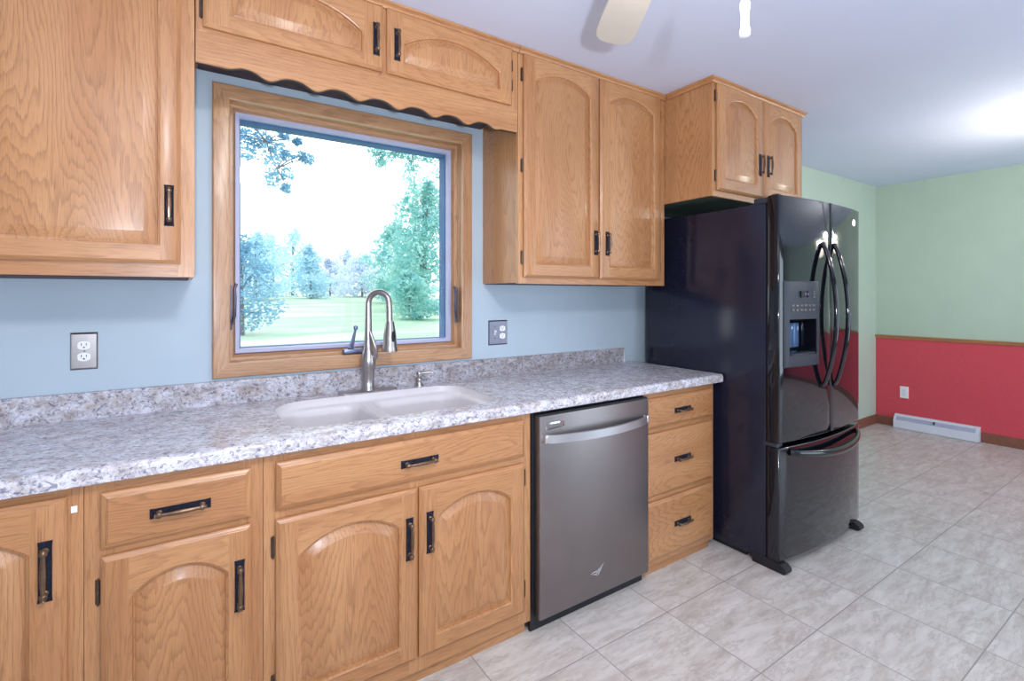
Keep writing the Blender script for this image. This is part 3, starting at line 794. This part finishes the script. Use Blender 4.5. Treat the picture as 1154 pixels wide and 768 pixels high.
def stroke(pts, w):
    P = [Vector((p[0], p[1])) for p in pts]
    for a, b, wa, wb in zip(P[:-1], P[1:], w[:-1], w[1:]):
        d_ = (b - a).normalized(); n_ = Vector((-d_.y, d_.x))
        q = [a + n_ * wa, b + n_ * wb, b - n_ * wb, a - n_ * wa]
        mb.loops([[(v.x, YW + 0.0005, v.y) for v in q], [(v.x, YW - 0.0012, v.y) for v in q]], 0, True, True, True)
def em(P): return [(1.474 + (a - 1.470) * 0.78, 0.164 + (b - 0.172) * 0.8) for a, b in P]
stroke(em([(1.418, 0.166), (1.442, 0.171), (1.470, 0.171), (1.500, 0.186), (1.520, 0.203)]), [0.0008, 0.002, 0.0025, 0.002, 0.0008])
stroke(em([(1.520, 0.203), (1.492, 0.172), (1.470, 0.150), (1.452, 0.158), (1.436, 0.160)]), [0.0008, 0.0028, 0.003, 0.002, 0.0008])
stroke(em([(1.470, 0.150), (1.462, 0.163), (1.474, 0.171)]), [0.0022, 0.002, 0.001])
link(mb, 'emblem', CHROME, dw, smooth=False)

# ------------------------------------------------------------------ refrigerator
FX0, FX1 = 2.390, 3.262; FM = 2.828; FH = 1.815
rf = thing('refrigerator', ((FX0 + FX1) / 2, -0.5, 0), 'tall black french door refrigerator with bottom freezer and door dispenser', 'refrigerator')
mb = MB(); mb.box(FX0 + 0.003, FX1 - 0.003, -0.868, -0.125, 0.03, 1.795, ch=0.004); link(mb, 'body', BLACK_TX, rf)
mb = MB(); mb.box(FX0 + 0.012, FX1 - 0.012, -0.878, -0.867, 0.045, 1.785); link(mb, 'gasket', DARK, rf, smooth=False)
HW = (FX1 - FX0) / 2; FC = (FX0 + FX1) / 2
def yf(x): return -0.934 - 0.036 * (1 - ((x - FC) / HW) ** 2)
def fdoor(x0, x1, z0, z1, hole=None, mat=BLACK):
    mb = MB(); e = 0.007
    xs = sorted(set([x0 + e + (x1 - x0 - 2 * e) * k / 14 for k in range(15)] + ([hole[0], hole[1]] if hole else [])))
    zs = [z0 + e, z1 - e] if not hole else [z0 + e, hole[2], hole[3], z1 - e]
    yb = -0.879
    for i in range(len(xs) - 1):
        for j in range(len(zs) - 1):
            if hole and xs[i] >= hole[0] - 1e-6 and xs[i + 1] <= hole[1] + 1e-6 and j == 1: continue
            mb.face([(xs[i], yf(xs[i]), zs[j]), (xs[i + 1], yf(xs[i + 1]), zs[j]), (xs[i + 1], yf(xs[i + 1]), zs[j + 1]), (xs[i], yf(xs[i]), zs[j + 1])])
    def ring(ins, dy):
        a, b = x0 + ins, x1 - ins
        X = [a + (b - a) * (x - xs[0]) / (xs[-1] - xs[0]) for x in xs]
        lo = [(x, yf(q) + dy, z0 + ins) for x, q in zip(X, xs)]; hi = [(x, yf(q) + dy, z1 - ins) for x, q in zip(X, xs)]
        mid0 = [(X[-1], yf(xs[-1]) + dy, z) for z in zs[1:-1]]; mid1 = [(X[0], yf(xs[0]) + dy, z) for z in zs[1:-1]]
        return lo + mid0 + hi[::-1] + mid1[::-1]
    R = [ring(e, 0), ring(0.0025, 0.0018), ring(0.0, 0.007)]
    back = [(p[0], yb, p[2]) for p in R[-1]]
    mb.loops(R + [back], 0, True, False, True)
    return mb
HO = (2.452, 2.672, 1.045, 1.222)      # ice / water recess
fl = link(fdoor(FX0, FM - 0.003, 0.622, FH + 0.012, HO), 'left_door', BLACK, rf, ang=50)
fr_ = link(fdoor(FM + 0.003, FX1, 0.622, FH + 0.012), 'right_door', BLACK, rf, ang=50)
fz = link(fdoor(FX0, FX1, 0.050, 0.600), 'freezer_drawer', BLACK, rf, ang=50)
def bowed(x, z0, z1, depth, r, parent):
    mb = MB(); P = []; Rr = []
    for k in range(33):
        u = k / 32; P.append((x, yf(x) - 0.004 - depth * math.sin(PI * u) ** 0.75, z0 + (z1 - z0) * u))
        Rr.append(r * (0.8 + 0.2 * math.sin(PI * u)))
    mb.tube(P, Rr, 14, 0, 0.75, side=(1, 0, 0))
    for z in (z0, z1): mb.lathe((x, yf(x) + 0.002, z), [(0.013, 0.0), (0.012, -0.012), (0.010, -0.016)], 14, axis='Y')
    link(mb, 'handle', BLACK, parent, ang=60)
bowed(2.742, 0.872, 1.602, 0.066, 0.016, fl)
bowed(2.868, 0.868, 1.602, 0.066, 0.016, fr_)
mb = MB(); P = []
for k in range(33):
    u = k / 32; x = 2.465 + (3.19 - 2.465) * u
    P.append((x, yf(x) - 0.002 - 0.060 * math.sin(PI * u) ** 0.6, 0.572 - 0.022 * math.sin(PI * u)))
mb.tube(P, [0.014 + 0.006 * math.sin(PI * k / 32) for k in range(33)], 14, 0, 0.8, side=(0, 0, 1))
link(mb, 'handle', BLACK, fz, ang=60)
# dispenser
dp = MB()
def yd(x): return yf(x) - 0.010
px0, px1, pz0, pz1 = 2.430, 2.694, 0.995, 1.402
xs = [px0, HO[0]] + [HO[0] + (HO[1] - HO[0]) * k / 6 for k in range(1, 6)] + [HO[1], px1]
zs = [pz0, HO[2], HO[3], pz1]
for i in range(len(xs) - 1):
    for j in range(3):
        if j == 1 and xs[i] >= HO[0] - 1e-6 and xs[i + 1] <= HO[1] + 1e-6: continue
        dp.face([(xs[i], yd(xs[i]), zs[j]), (xs[i + 1], yd(xs[i + 1]), zs[j]), (xs[i + 1], yd(xs[i + 1]), zs[j + 1]), (xs[i], yd(xs[i]), zs[j + 1])])
def per(ins, fy):
    a = [(x if x not in (px0, px1) else (x - ins if x == px0 else x + ins)) for x in xs]
    lo = [(q, fy(x), pz0 - ins) for q, x in zip(a, xs)]; hi = [(q, fy(x), pz1 + ins) for q, x in zip(a, xs)]
    return lo + [(a[-1], fy(px1), z) for z in zs[1:-1]] + hi[::-1] + [(a[0], fy(px0), z) for z in zs[1:-1]][::-1]
dp.loops([per(0, yd), per(0.006, lambda x: yf(x) - 0.007), per(0.009, lambda x: yf(x) + 0.001)])
pan = link(dp, 'dispenser_panel', GREY_P, fl, ang=40)
mb = MB()
hx0, hx1, hz0, hz1 = HO; yb_ = -0.885
hxs = [HO[0] + (HO[1] - HO[0]) * k / 6 for k in range(7)]
front = [(x, yd(x), hz0) for x in hxs] + [(x, yd(x), hz1) for x in hxs[::-1]]
backl = [(hx0 + (x - hx0) * 0.86 + 0.015, yb_, hz0 + 0.025) for x in hxs] + [(hx0 + (x - hx0) * 0.86 + 0.015, yb_, hz1 - 0.005) for x in hxs[::-1]]
mb.loops([front, backl], 0, True, False, True)
link(mb, 'recess', BLACK, pan, smooth=False)
mb = MB(); mb.box(2.52, 2.585, -0.905, -0.896, 1.075, 1.20, ch=0.004); mb.box(2.59, 2.64, -0.905, -0.896, 1.075, 1.20, ch=0.004)
link(mb, 'paddle', plain('blue_grey_paddle', srgb(90, 120, 160), 0.15, 0.3), pan)
mb = MB(); mb.box(hx0 + 0.006, hx1 - 0.006, yd(2.56) - 0.006, -0.90, hz0 + 0.001, hz0 + 0.010, ch=0.002); link(mb, 'drip_tray', GREY_P, pan)
def pbox(x0, x1, z0, z1, d0, d1, mat, name, ch=0.0):
    mb = MB(); k0 = yd((x0 + x1) / 2); mb.box(x0, x1, k0 - d1, k0 - d0 + 0.006, z0, z1, 0, ch=ch); return link(mb, name, mat, pan, smooth=bool(ch))
pbox(2.530, 2.622, 1.330, 1.362, 0, 0.002, plain('dark_display_glass', srgb(10, 12, 22), 0.08), 'display')
for k, w_ in enumerate((0.010, 0.014, 0.010)): pbox(2.542 + 0.024 * k, 2.542 + 0.024 * k + w_, 1.340, 1.352, 0.002, 0.0024, plain('dim_display_digits', srgb(120, 80, 130), 0.4), 'digit')
for rw in range(2):
    for k in range(6): pbox(2.470 + 0.033 * k, 2.490 + 0.033 * k, 1.262 + 0.022 * rw, 1.272 + 0.022 * rw, 0, 0.002, STEEL, 'button', 0.001)
for k in range(3): pbox(2.642, 2.656, 1.328 + 0.014 * k, 1.335 + 0.014 * k, 0, 0.002, STEEL, 'button', 0.001)
# hinges, logo, feet
mb = MB(); mb.box(FX0 + 0.012, FX0 + 0.10, -0.925, -0.80, 1.796, 1.826, ch=0.006); mb.lathe((FX0 + 0.045, -0.895, 1.812), [(0.024, 0), (0.024, 0.022), (0.018, 0.026)], 16)
link(mb, 'hinge_cover', GREY_P, rf)
mb = MB(); mb.box(FX1 - 0.10, FX1 - 0.012, -0.925, -0.80, 1.796, 1.826, ch=0.006); mb.lathe((FX1 - 0.045, -0.895, 1.812), [(0.024, 0), (0.024, 0.022), (0.018, 0.026)], 16)
link(mb, 'hinge_cover', GREY_P, rf)
mb = MB(); mb.box(FX0 - 0.003, FX0 + 0.05, -0.925, -0.868, 0.603, 0.619, ch=0.002); mb.lathe((FX0 + 0.012, -0.92, 0.598), [(0.008, 0), (0.008, 0.026)], 10); link(mb, 'centre_hinge', GREY_P, rf)
mb = MB()
lx = 3.150; ly = yf(lx)
mb.lathe((lx, ly + 0.001, 1.748), [(0.021, 0), (0.021, -0.003), (0.018, -0.004), (0.017, -0.003), (0.002, -0.003)], 24, axis='Y')
lg = link(mb, 'logo', CHROME, fr_)
for x0, x1 in ((FX0 + 0.0, FX0 + 0.055), (FX1 - 0.075, FX1 - 0.02)):
    mb = MB()
    mb.prism([(-0.80, 0.001), (-0.955, 0.001), (-0.968, 0.010), (-0.966, 0.026), (-0.945, 0.040), (-0.90, 0.049), (-0.80, 0.049)], x0, x1, 'X')
    link(mb, 'foot', BLACK_M, rf)
mb = MB(); mb.box(FX0 + 0.06, FX1 - 0.08, -0.862, -0.84, 0.004, 0.05); link(mb, 'base_grille', BLACK_M, rf, smooth=False)
mb = MB(); mb.box(FX0 + 0.03, FX1 - 0.03, -0.75, -0.20, 0.001, 0.03); link(mb, 'roller_base', BLACK_M, rf, smooth=False)

# ------------------------------------------------------------------ outlets and switch plates
def plate_back(mb, x0, x1, z0, z1, mi=0):
    mb.loops([rect(x0, x1, z0, z1, -0.0005), rect(x0, x1, z0, z1, -0.002), rect(x0 + 0.004, x1 - 0.004, z0 + 0.006, z1 - 0.006, -0.006)], mi, True, False, True)
def duplex(root, cx, cz):
    for s_ in (-1, 1):
        c = cz + s_ * 0.0195; mb = MB()
        o = [(cx + 0.0165 * math.copysign(min(1, abs(math.cos(t)) * 1.25), math.cos(t)), c + 0.0145 * math.sin(t)) for t in [2 * PI * j / 24 for j in range(24)]]
        mb.loops([[(x, -0.005, z) for x, z in o], [(x, -0.0085, z) for x, z in o]], 0, True, False, True)
        rc = link(mb, 'receptacle', WHITE_P, root)
        mb = MB()
        mb.box(cx - 0.0075, cx - 0.0055, -0.0089, -0.0083, c - 0.001, c + 0.008); mb.box(cx + 0.0055, cx + 0.0075, -0.0089, -0.0083, c, c + 0.007)
        mb.lathe((cx, -0.0083, c - 0.0065), [(0.0026, 0), (0.0026, -0.0006)], 10, axis='Y')
        link(mb, 'slots', DARK, rc, smooth=False)
o1 = thing('wall_outlet', (-0.275, 0, 1.15), 'brushed metal duplex outlet plate on wall left of the window', 'outlet')
mb = MB(); plate_back(mb, -0.312, -0.240, 1.088, 1.214); link(mb, 'cover_plate', NICKEL, o1, ang=20)
duplex(o1, -0.276, 1.151)
mb = MB(); mb.lathe((-0.276, -0.006, 1.151), [(0.0035, 0), (0.003, -0.0015)], 10, axis='Y'); link(mb, 'screw', STEEL, o1)
o2 = thing('wall_outlet', (1.377, 0, 1.143), 'dark metal switch and outlet combination plate right of the window', 'outlet')
mb = MB(); plate_back(mb, 1.320, 1.436, 1.080, 1.209); link(mb, 'cover_plate', plain('pewter_plate', srgb(112, 110, 122), 0.3, 0.9), o2, ang=20)
duplex(o2, 1.403, 1.146)
mb = MB(); mb.box(1.352, 1.362, -0.008, -0.005, 1.134, 1.158, ch=0.001); mb.prism([(-0.007, 1.138), (-0.020, 1.150), (-0.019, 1.156), (-0.007, 1.153)], 1.354, 1.360, 'X'); link(mb, 'toggle', WHITE_P, o2)
for z in (1.116, 1.176):
    mb = MB(); mb.lathe((1.357, -0.006, z), [(0.003, 0), (0.0025, -0.0015)], 10, axis='Y'); link(mb, 'screw', DARK, o2)
o3 = thing('wall_outlet', (XR, -0.245, 0.36), 'white outlet plate on the red lower wall', 'outlet')
mb = MB()
def yz(y0, y1, z0, z1, x): return [(x, y0, z0), (x, y1, z0), (x, y1, z1), (x, y0, z1)]
mb.loops([yz(-0.282, -0.210, 0.300, 0.418, XR), yz(-0.282, -0.210, 0.300, 0.418, XR - 0.003), yz(-0.278, -0.214, 0.304, 0.414, XR - 0.007)], 0, True, True, True)
link(mb, 'cover_plate', WHITE_P, o3, ang=20)
for c in (0.340, 0.378):
    mb = MB(); mb.lathe((XR - 0.006, -0.246, c), [(0.0165, 0), (0.016, -0.003)], 18, axis='X'); link(mb, 'receptacle', WHITE_E, o3)

# ------------------------------------------------------------------ baseboard register on the right wall
hb = thing('baseboard_heater', (XR, -0.5, 0), 'white metal baseboard heat register along the red wall', 'heater')
mb = MB()
pf = [(XR - 0.001, 0.004), (XR - 0.072, 0.004), (XR - 0.072, 0.080), (XR - 0.066, 0.088), (XR - 0.046, 0.118), (XR - 0.028, 0.134), (XR - 0.001, 0.136)]
mb.prism(pf, -0.822, -0.178, 'Y'); link(mb, 'housing', WHITE_E, hb, ang=20)
mb = MB(); mb.prism([(XR - 0.0735, 0.086), (XR - 0.0665, 0.090), (XR - 0.0475, 0.119), (XR - 0.0545, 0.117)], -0.80, -0.20, 'Y'); link(mb, 'louvre', plain('grey_lavender_louvre', srgb(176, 180, 204), 0.5), hb)
mb = MB(); mb.box(XR - 0.080, XR - 0.058, -0.508, -0.498, 0.094, 0.122, ch=0.002); link(mb, 'damper_lever', GREY_P, hb)
for y in (-0.8225, -0.1835):
    mb = MB(); mb.prism([(a - 0.0015, b + 0.0015) for a, b in pf[1:]] + [(XR - 0.001, 0.004)], y, y + 0.006, 'Y')
    link(mb, 'end_cap', WHITE_E, hb, ang=20)

# ------------------------------------------------------------------ ceiling fan
FHX, FHY = 0.98, -1.40; FZ = 2.255
fan = thing('ceiling_fan', (FHX, FHY, CZ), 'ivory ceiling fan showing a blade tip and white pull knob at the top edge', 'ceiling fan')
mb = MB(); mb.lathe((FHX, FHY, CZ - 0.045), [(0.03, 0), (0.06, 0.01), (0.07, 0.035), (0.07, 0.044)], 24)
mb.lathe((FHX, FHY, 2.36), [(0.013, 0), (0.013, 0.08)], 12); link(mb, 'canopy', FANW, fan)
mb = MB(); mb.lathe((FHX, FHY, 2.235), [(0.05, 0), (0.09, 0.008), (0.105, 0.035), (0.105, 0.085), (0.09, 0.11), (0.04, 0.125), (0.014, 0.128)], 28); link(mb, 'motor', FANW, fan)
mb = MB(); mb.lathe((FHX, FHY, 2.150), [(0.004, 0), (0.04, 0.008), (0.072, 0.03), (0.085, 0.06), (0.08, 0.075), (0.05, 0.084)], 28)
bowl = link(mb, 'light_bowl', LAMPG, fan)
for k in range(4):
    a = math.radians(57.5 + 90 * k); mb = MB(); ca_, sa_ = math.cos(a), math.sin(a); L = []
    prof = [(0.17, 0.045), (0.20, 0.054), (0.30, 0.060), (0.40, 0.064), (0.50, 0.066), (0.545, 0.060), (0.568, 0.045), (0.578, 0.020)]
    for th in (0.004, -0.004):
        up = [(u, w) for u, w in prof] + [(u, -w) for u, w in prof[::-1]]
        L.append([(FHX + ca_ * u - sa_ * w, FHY + sa_ * u + ca_ * w, FZ + th + 0.2 * w) for u, w in up])
    mb.loops(L, 0, True, True, True); b_ = link(mb, 'blade', FANW, fan)
    mb = MB(); mb.tube([(FHX + ca_ * 0.09, FHY + sa_ * 0.09, FZ - 0.004), (FHX + ca_ * 0.15, FHY + sa_ * 0.15, FZ - 0.008), (FHX + ca_ * 0.23, FHY + sa_ * 0.23, FZ - 0.009)], [0.016, 0.014, 0.03], 10, 0, 0.2, side=(-sa_, ca_, 0)); link(mb, 'blade_bracket', BRONZE, b_)
PX, PY = 1.01, -1.592
mb = MB(); mb.tube([(FHX + 0.01, FHY - 0.10, 2.25), (FHX + 0.02, FHY - 0.17, 2.24), (PX, PY, 2.21), (PX, PY, 1.99)], 0.0016, 6)
for k in range(8): mb.lathe((PX, PY, 1.995 + 0.022 * k), [(0.001, -0.004), (0.0035, 0), (0.001, 0.004)], 8)
ch_ = link(mb, 'pull_chain', IRON, fan)
mb = MB(); mb.lathe((PX, PY, 1.898), [(0.006, 0), (0.0105, 0.002), (0.0115, 0.012), (0.009, 0.022), (0.0085, 0.045), (0.0105, 0.062), (0.0105, 0.072), (0.007, 0.080), (0.0075, 0.088), (0.003, 0.094)], 16)
link(mb, 'pull_knob', WHITE_P, ch_, ang=60)
point('fan_light', (FHX, FHY, 2.125), 6, (1.0, 0.90, 0.76), 0.06)

# ------------------------------------------------------------------ dining chandelier (seen mirrored in the refrigerator door, lights the ceiling)
HX, HY = 4.50, -1.70
cl = thing('chandelier', (HX, HY, CZ), 'dining chandelier with lit glass shades mirrored in the refrigerator door', 'chandelier')
mb = MB(); mb.lathe((HX, HY, CZ - 0.03), [(0.02, 0), (0.06, 0.012), (0.065, 0.029)], 20); mb.tube([(HX, HY, CZ - 0.03), (HX, HY, 1.95)], 0.008, 10)
mb.lathe((HX, HY, 1.82), [(0.012, 0), (0.04, 0.03), (0.045, 0.07), (0.02, 0.11), (0.01, 0.14)], 18); link(mb, 'stem', BRONZE, cl)
for k in range(3):
    a = math.radians(40 + 120 * k); x, y = HX + 0.2 * math.cos(a), HY + 0.2 * math.sin(a)
    mb = MB(); mb.tube([(HX + 0.03 * math.cos(a), HY + 0.03 * math.sin(a), 1.87), (HX + 0.12 * math.cos(a), HY + 0.12 * math.sin(a), 1.82), (x, y, 1.85)], 0.007, 8); arm = link(mb, 'arm', BRONZE, cl)
    mb = MB(); mb.lathe((x, y, 1.85), [(0.02, 0), (0.05, 0.02), (0.068, 0.07), (0.075, 0.12), (0.073, 0.12), (0.064, 0.07), (0.045, 0.024), (0.018, 0.006)], 20)
    link(mb, 'shade', LAMPG, arm)
    point('chandelier_bulb', (x, y, 2.02), 8, (1.0, 0.97, 0.90), 0.03)

# ------------------------------------------------------------------ outdoors
mb = MB()
gx = [-30 + 3.0 * k for k in range(40)]; gy = [0.6, 2, 4, 7, 10, 14, 18, 23, 28, 34, 40, 46, 55, 70, 90]
def gz(x, y): return -0.45 + 1.72 * min(1, max(0, (y - 1) / 46)) ** 0.9 + 0.05 * math.sin(x * 0.4 + y * 0.3)
for i in range(len(gx) - 1):
    for j in range(len(gy) - 1):
        q = [(gx[i], gy[j]), (gx[i + 1], gy[j]), (gx[i + 1], gy[j + 1]), (gx[i], gy[j + 1])]
        mb.face([(x, y, gz(x, y)) for x, y in q])
o = struct(mb, 'ground', GRASS, origin=(0, 0, 0), ang=80)

def ray_xy(u, y):
    """x on the plane at depth y seen along image column u (layout aid for the far view)"""
    psi = math.radians(56.28); q = (u - 577) / 557.0
    dxx = math.cos(psi) + math.sin(psi) * q; dyy = math.sin(psi) - math.cos(psi) * q
    return (y + 2.2) * dxx / dyy

def leaves(mb, blobs, n, size, rnd, mi=0):
    for _ in range(n):
        c, r = rnd.choice(blobs)
        while True:
            p = Vector((rnd.uniform(-1, 1), rnd.uniform(-1, 1), rnd.uniform(-1, 1)))
            if 0.15 < p.length < 1: break
        p = Vector((c[0] + p.x * r[0], c[1] + p.y * r[1], c[2] + p.z * r[2]))
        a = Vector((rnd.gauss(0, 1), rnd.gauss(0, 1), rnd.gauss(0, 0.7))).normalized()
        b = a.cross(Vector((rnd.gauss(0, 1), rnd.gauss(0, 1), rnd.gauss(0, 1)))).normalized()
        s = size * rnd.uniform(0.6, 1.3)
        mb.face([p - a * s, p - b * s * 0.45 + a * s * 0.1, p + a * s, p + b * s * 0.45 + a * s * 0.1], mi)

def tree(label, x, y, h, w, mat, n, size, seed, base=0.15, blobs_n=14, trunk=True, lean=0.0, group='trees and shrubs beyond the lawn', name='tree', cat='tree'):
    rnd = random.Random(seed); z0 = gz(x, y)
    t = thing(name, (x, y, z0), label, cat, group)
    bl = []
    for k in range(blobs_n):
        f = base + (1 - base) * (k + 0.5) / blobs_n
        taper = math.sin(PI * min(1, 0.18 + 0.80 * f)) ** 0.7
        bl.append(((x + rnd.uniform(-1, 1) * w * 0.62 * taper + lean * f, y + rnd.uniform(-1, 1) * w * 0.5 * taper, z0 + h * f * 0.92), (w * 0.48 * taper + 0.1, w * 0.48 * taper + 0.1, h * 0.10 + 0.08)))
    mb = MB()
    if trunk:
        mb.tube([(x, y, z0 - 0.1), (x + lean * 0.2, y, z0 + h * 0.35), (x + lean * 0.6, y + 0.1, z0 + h * 0.85)], [h * 0.022 + 0.02, h * 0.017 + 0.015, h * 0.004 + 0.005], 8)
    for c, r in bl[::2]:
        zf = z0 + (c[2] - z0) * 0.7
        mb.tube([(x + lean * 0.3, y, zf), ((x + c[0]) / 2, (y + c[1]) / 2, (zf + c[2]) / 2 + 0.1), c], [h * 0.008 + 0.006, h * 0.005 + 0.004, 0.006], 6)
    link(mb, 'trunk', BARK, t)
    mb = MB(); leaves(mb, bl, n, size, rnd); link(mb, 'foliage', mat, t, smooth=False, recalc=False)
    return t
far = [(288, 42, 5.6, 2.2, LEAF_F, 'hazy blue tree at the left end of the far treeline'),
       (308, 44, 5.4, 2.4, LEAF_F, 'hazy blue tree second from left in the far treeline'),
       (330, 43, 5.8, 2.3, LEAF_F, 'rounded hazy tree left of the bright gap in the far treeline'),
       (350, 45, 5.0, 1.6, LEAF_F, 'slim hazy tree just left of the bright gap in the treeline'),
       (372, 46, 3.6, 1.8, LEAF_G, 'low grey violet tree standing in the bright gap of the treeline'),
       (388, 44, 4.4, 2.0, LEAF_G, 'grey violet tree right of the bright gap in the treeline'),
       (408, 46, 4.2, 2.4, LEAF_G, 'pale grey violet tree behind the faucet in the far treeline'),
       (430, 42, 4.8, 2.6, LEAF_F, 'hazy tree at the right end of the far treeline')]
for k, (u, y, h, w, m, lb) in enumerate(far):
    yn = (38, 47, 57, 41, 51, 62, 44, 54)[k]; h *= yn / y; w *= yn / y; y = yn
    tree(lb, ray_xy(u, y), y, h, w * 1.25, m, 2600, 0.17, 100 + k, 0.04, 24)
tree('large teal green tree towering at the right side of the window view', ray_xy(478, 24), 24, 7.6, 2.6, LEAF_T, 5200, 0.15, 31, 0.12, 22)
tree('loose teal tree standing just left of the large right hand tree', ray_xy(448, 32), 32, 6.0, 2.6, LEAF_T, 2600, 0.18, 32, 0.10, 16)
tree('dense teal bush at the foot of the right hand tree', ray_xy(461, 18), 18, 2.15, 1.55, LEAF_T, 2800, 0.10, 33, 0.05, 12, False, name='bush', cat='bush')
tree('dark blue leafy tree at the left edge of the window view', ray_xy(272, 15), 15, 3.1, 1.25, LEAF_B, 2200, 0.075, 34, 0.12, 16, True)

def bough(label, pts, blobs, n, size, mat, seed):
    """leafy bough reaching in over the lawn from a trunk beside the window"""
    rnd = random.Random(seed); t = thing('tree', (pts[0][0], pts[0][1], gz(pts[0][0], pts[0][1])), label, 'tree', 'leafy branches hanging over the window view')
    mb = MB(); g_ = gz(pts[0][0], pts[0][1])
    mb.tube([(pts[0][0], pts[0][1], g_ - 0.1), (pts[0][0], pts[0][1], (g_ + pts[0][2]) / 2), pts[0]], [0.08, 0.06, 0.035], 8)
    mb.tube(pts, [0.03 - 0.026 * k / (len(pts) - 1) for k in range(len(pts))], 8)
    for c, r in blobs:
        q = min(pts, key=lambda p: (Vector(p) - Vector(c)).length)
        mb.tube([q, ((q[0] + c[0]) / 2, (q[1] + c[1]) / 2, (q[2] + c[2]) / 2 + 0.03), c], [0.008, 0.006, 0.003], 6)
    link(mb, 'trunk', BARK, t)
    mb = MB(); leaves(mb, blobs, n, size, rnd); link(mb, 'foliage', mat, t, smooth=False, recalc=False)
def pt(u, v, y):
    x = ray_xy(u, y); d_ = x * math.cos(math.radians(56.28)) + (y + 2.2) * math.sin(math.radians(56.28))
    return (x, y, 1.34 + d_ * (333 - v) / 557.0)
Yb = 4.2
bough('young tree whose blue leafy branch hangs into the upper left corner of the window', [pt(180, 60, Yb), pt(240, 95, Yb), pt(275, 128, Yb), pt(300, 160, Yb), pt(312, 190, Yb)],
      [(pt(u, v, Yb), (s, s, s)) for u, v, s in ((276, 147, .13), (286, 155, .13), (296, 160, .12), (303, 172, .16), (308, 188, .13), (312, 168, .12), (325, 176, .08), (320, 152, .07), (280, 172, .10), (347, 180, .08), (340, 176, .06), (306, 202, .10), (323, 196, .09), (270, 158, .14), (335, 160, .05), (322, 212, .06), (300, 140, .07))], 1500, 0.030, LEAF_B, 51)
Yb = 4.6
bough('young tree whose teal leafy branch hangs into the upper right corner of the window', [pt(580, 90, Yb), pt(540, 130, Yb), pt(500, 168, Yb), pt(465, 172, Yb), pt(425, 172, Yb)],
      [(pt(u, v, Yb), (s, s * .7, s * .7)) for u, v, s in ((424, 172, .13), (436, 175, .13), (449, 172, .12), (461, 176, .12), (466, 188, .14), (462, 200, .14), (430, 184, .10), (476, 176, .12), (488, 180, .13), (468, 212, .12), (496, 196, .12))], 1100, 0.030, LEAF_T, 52)
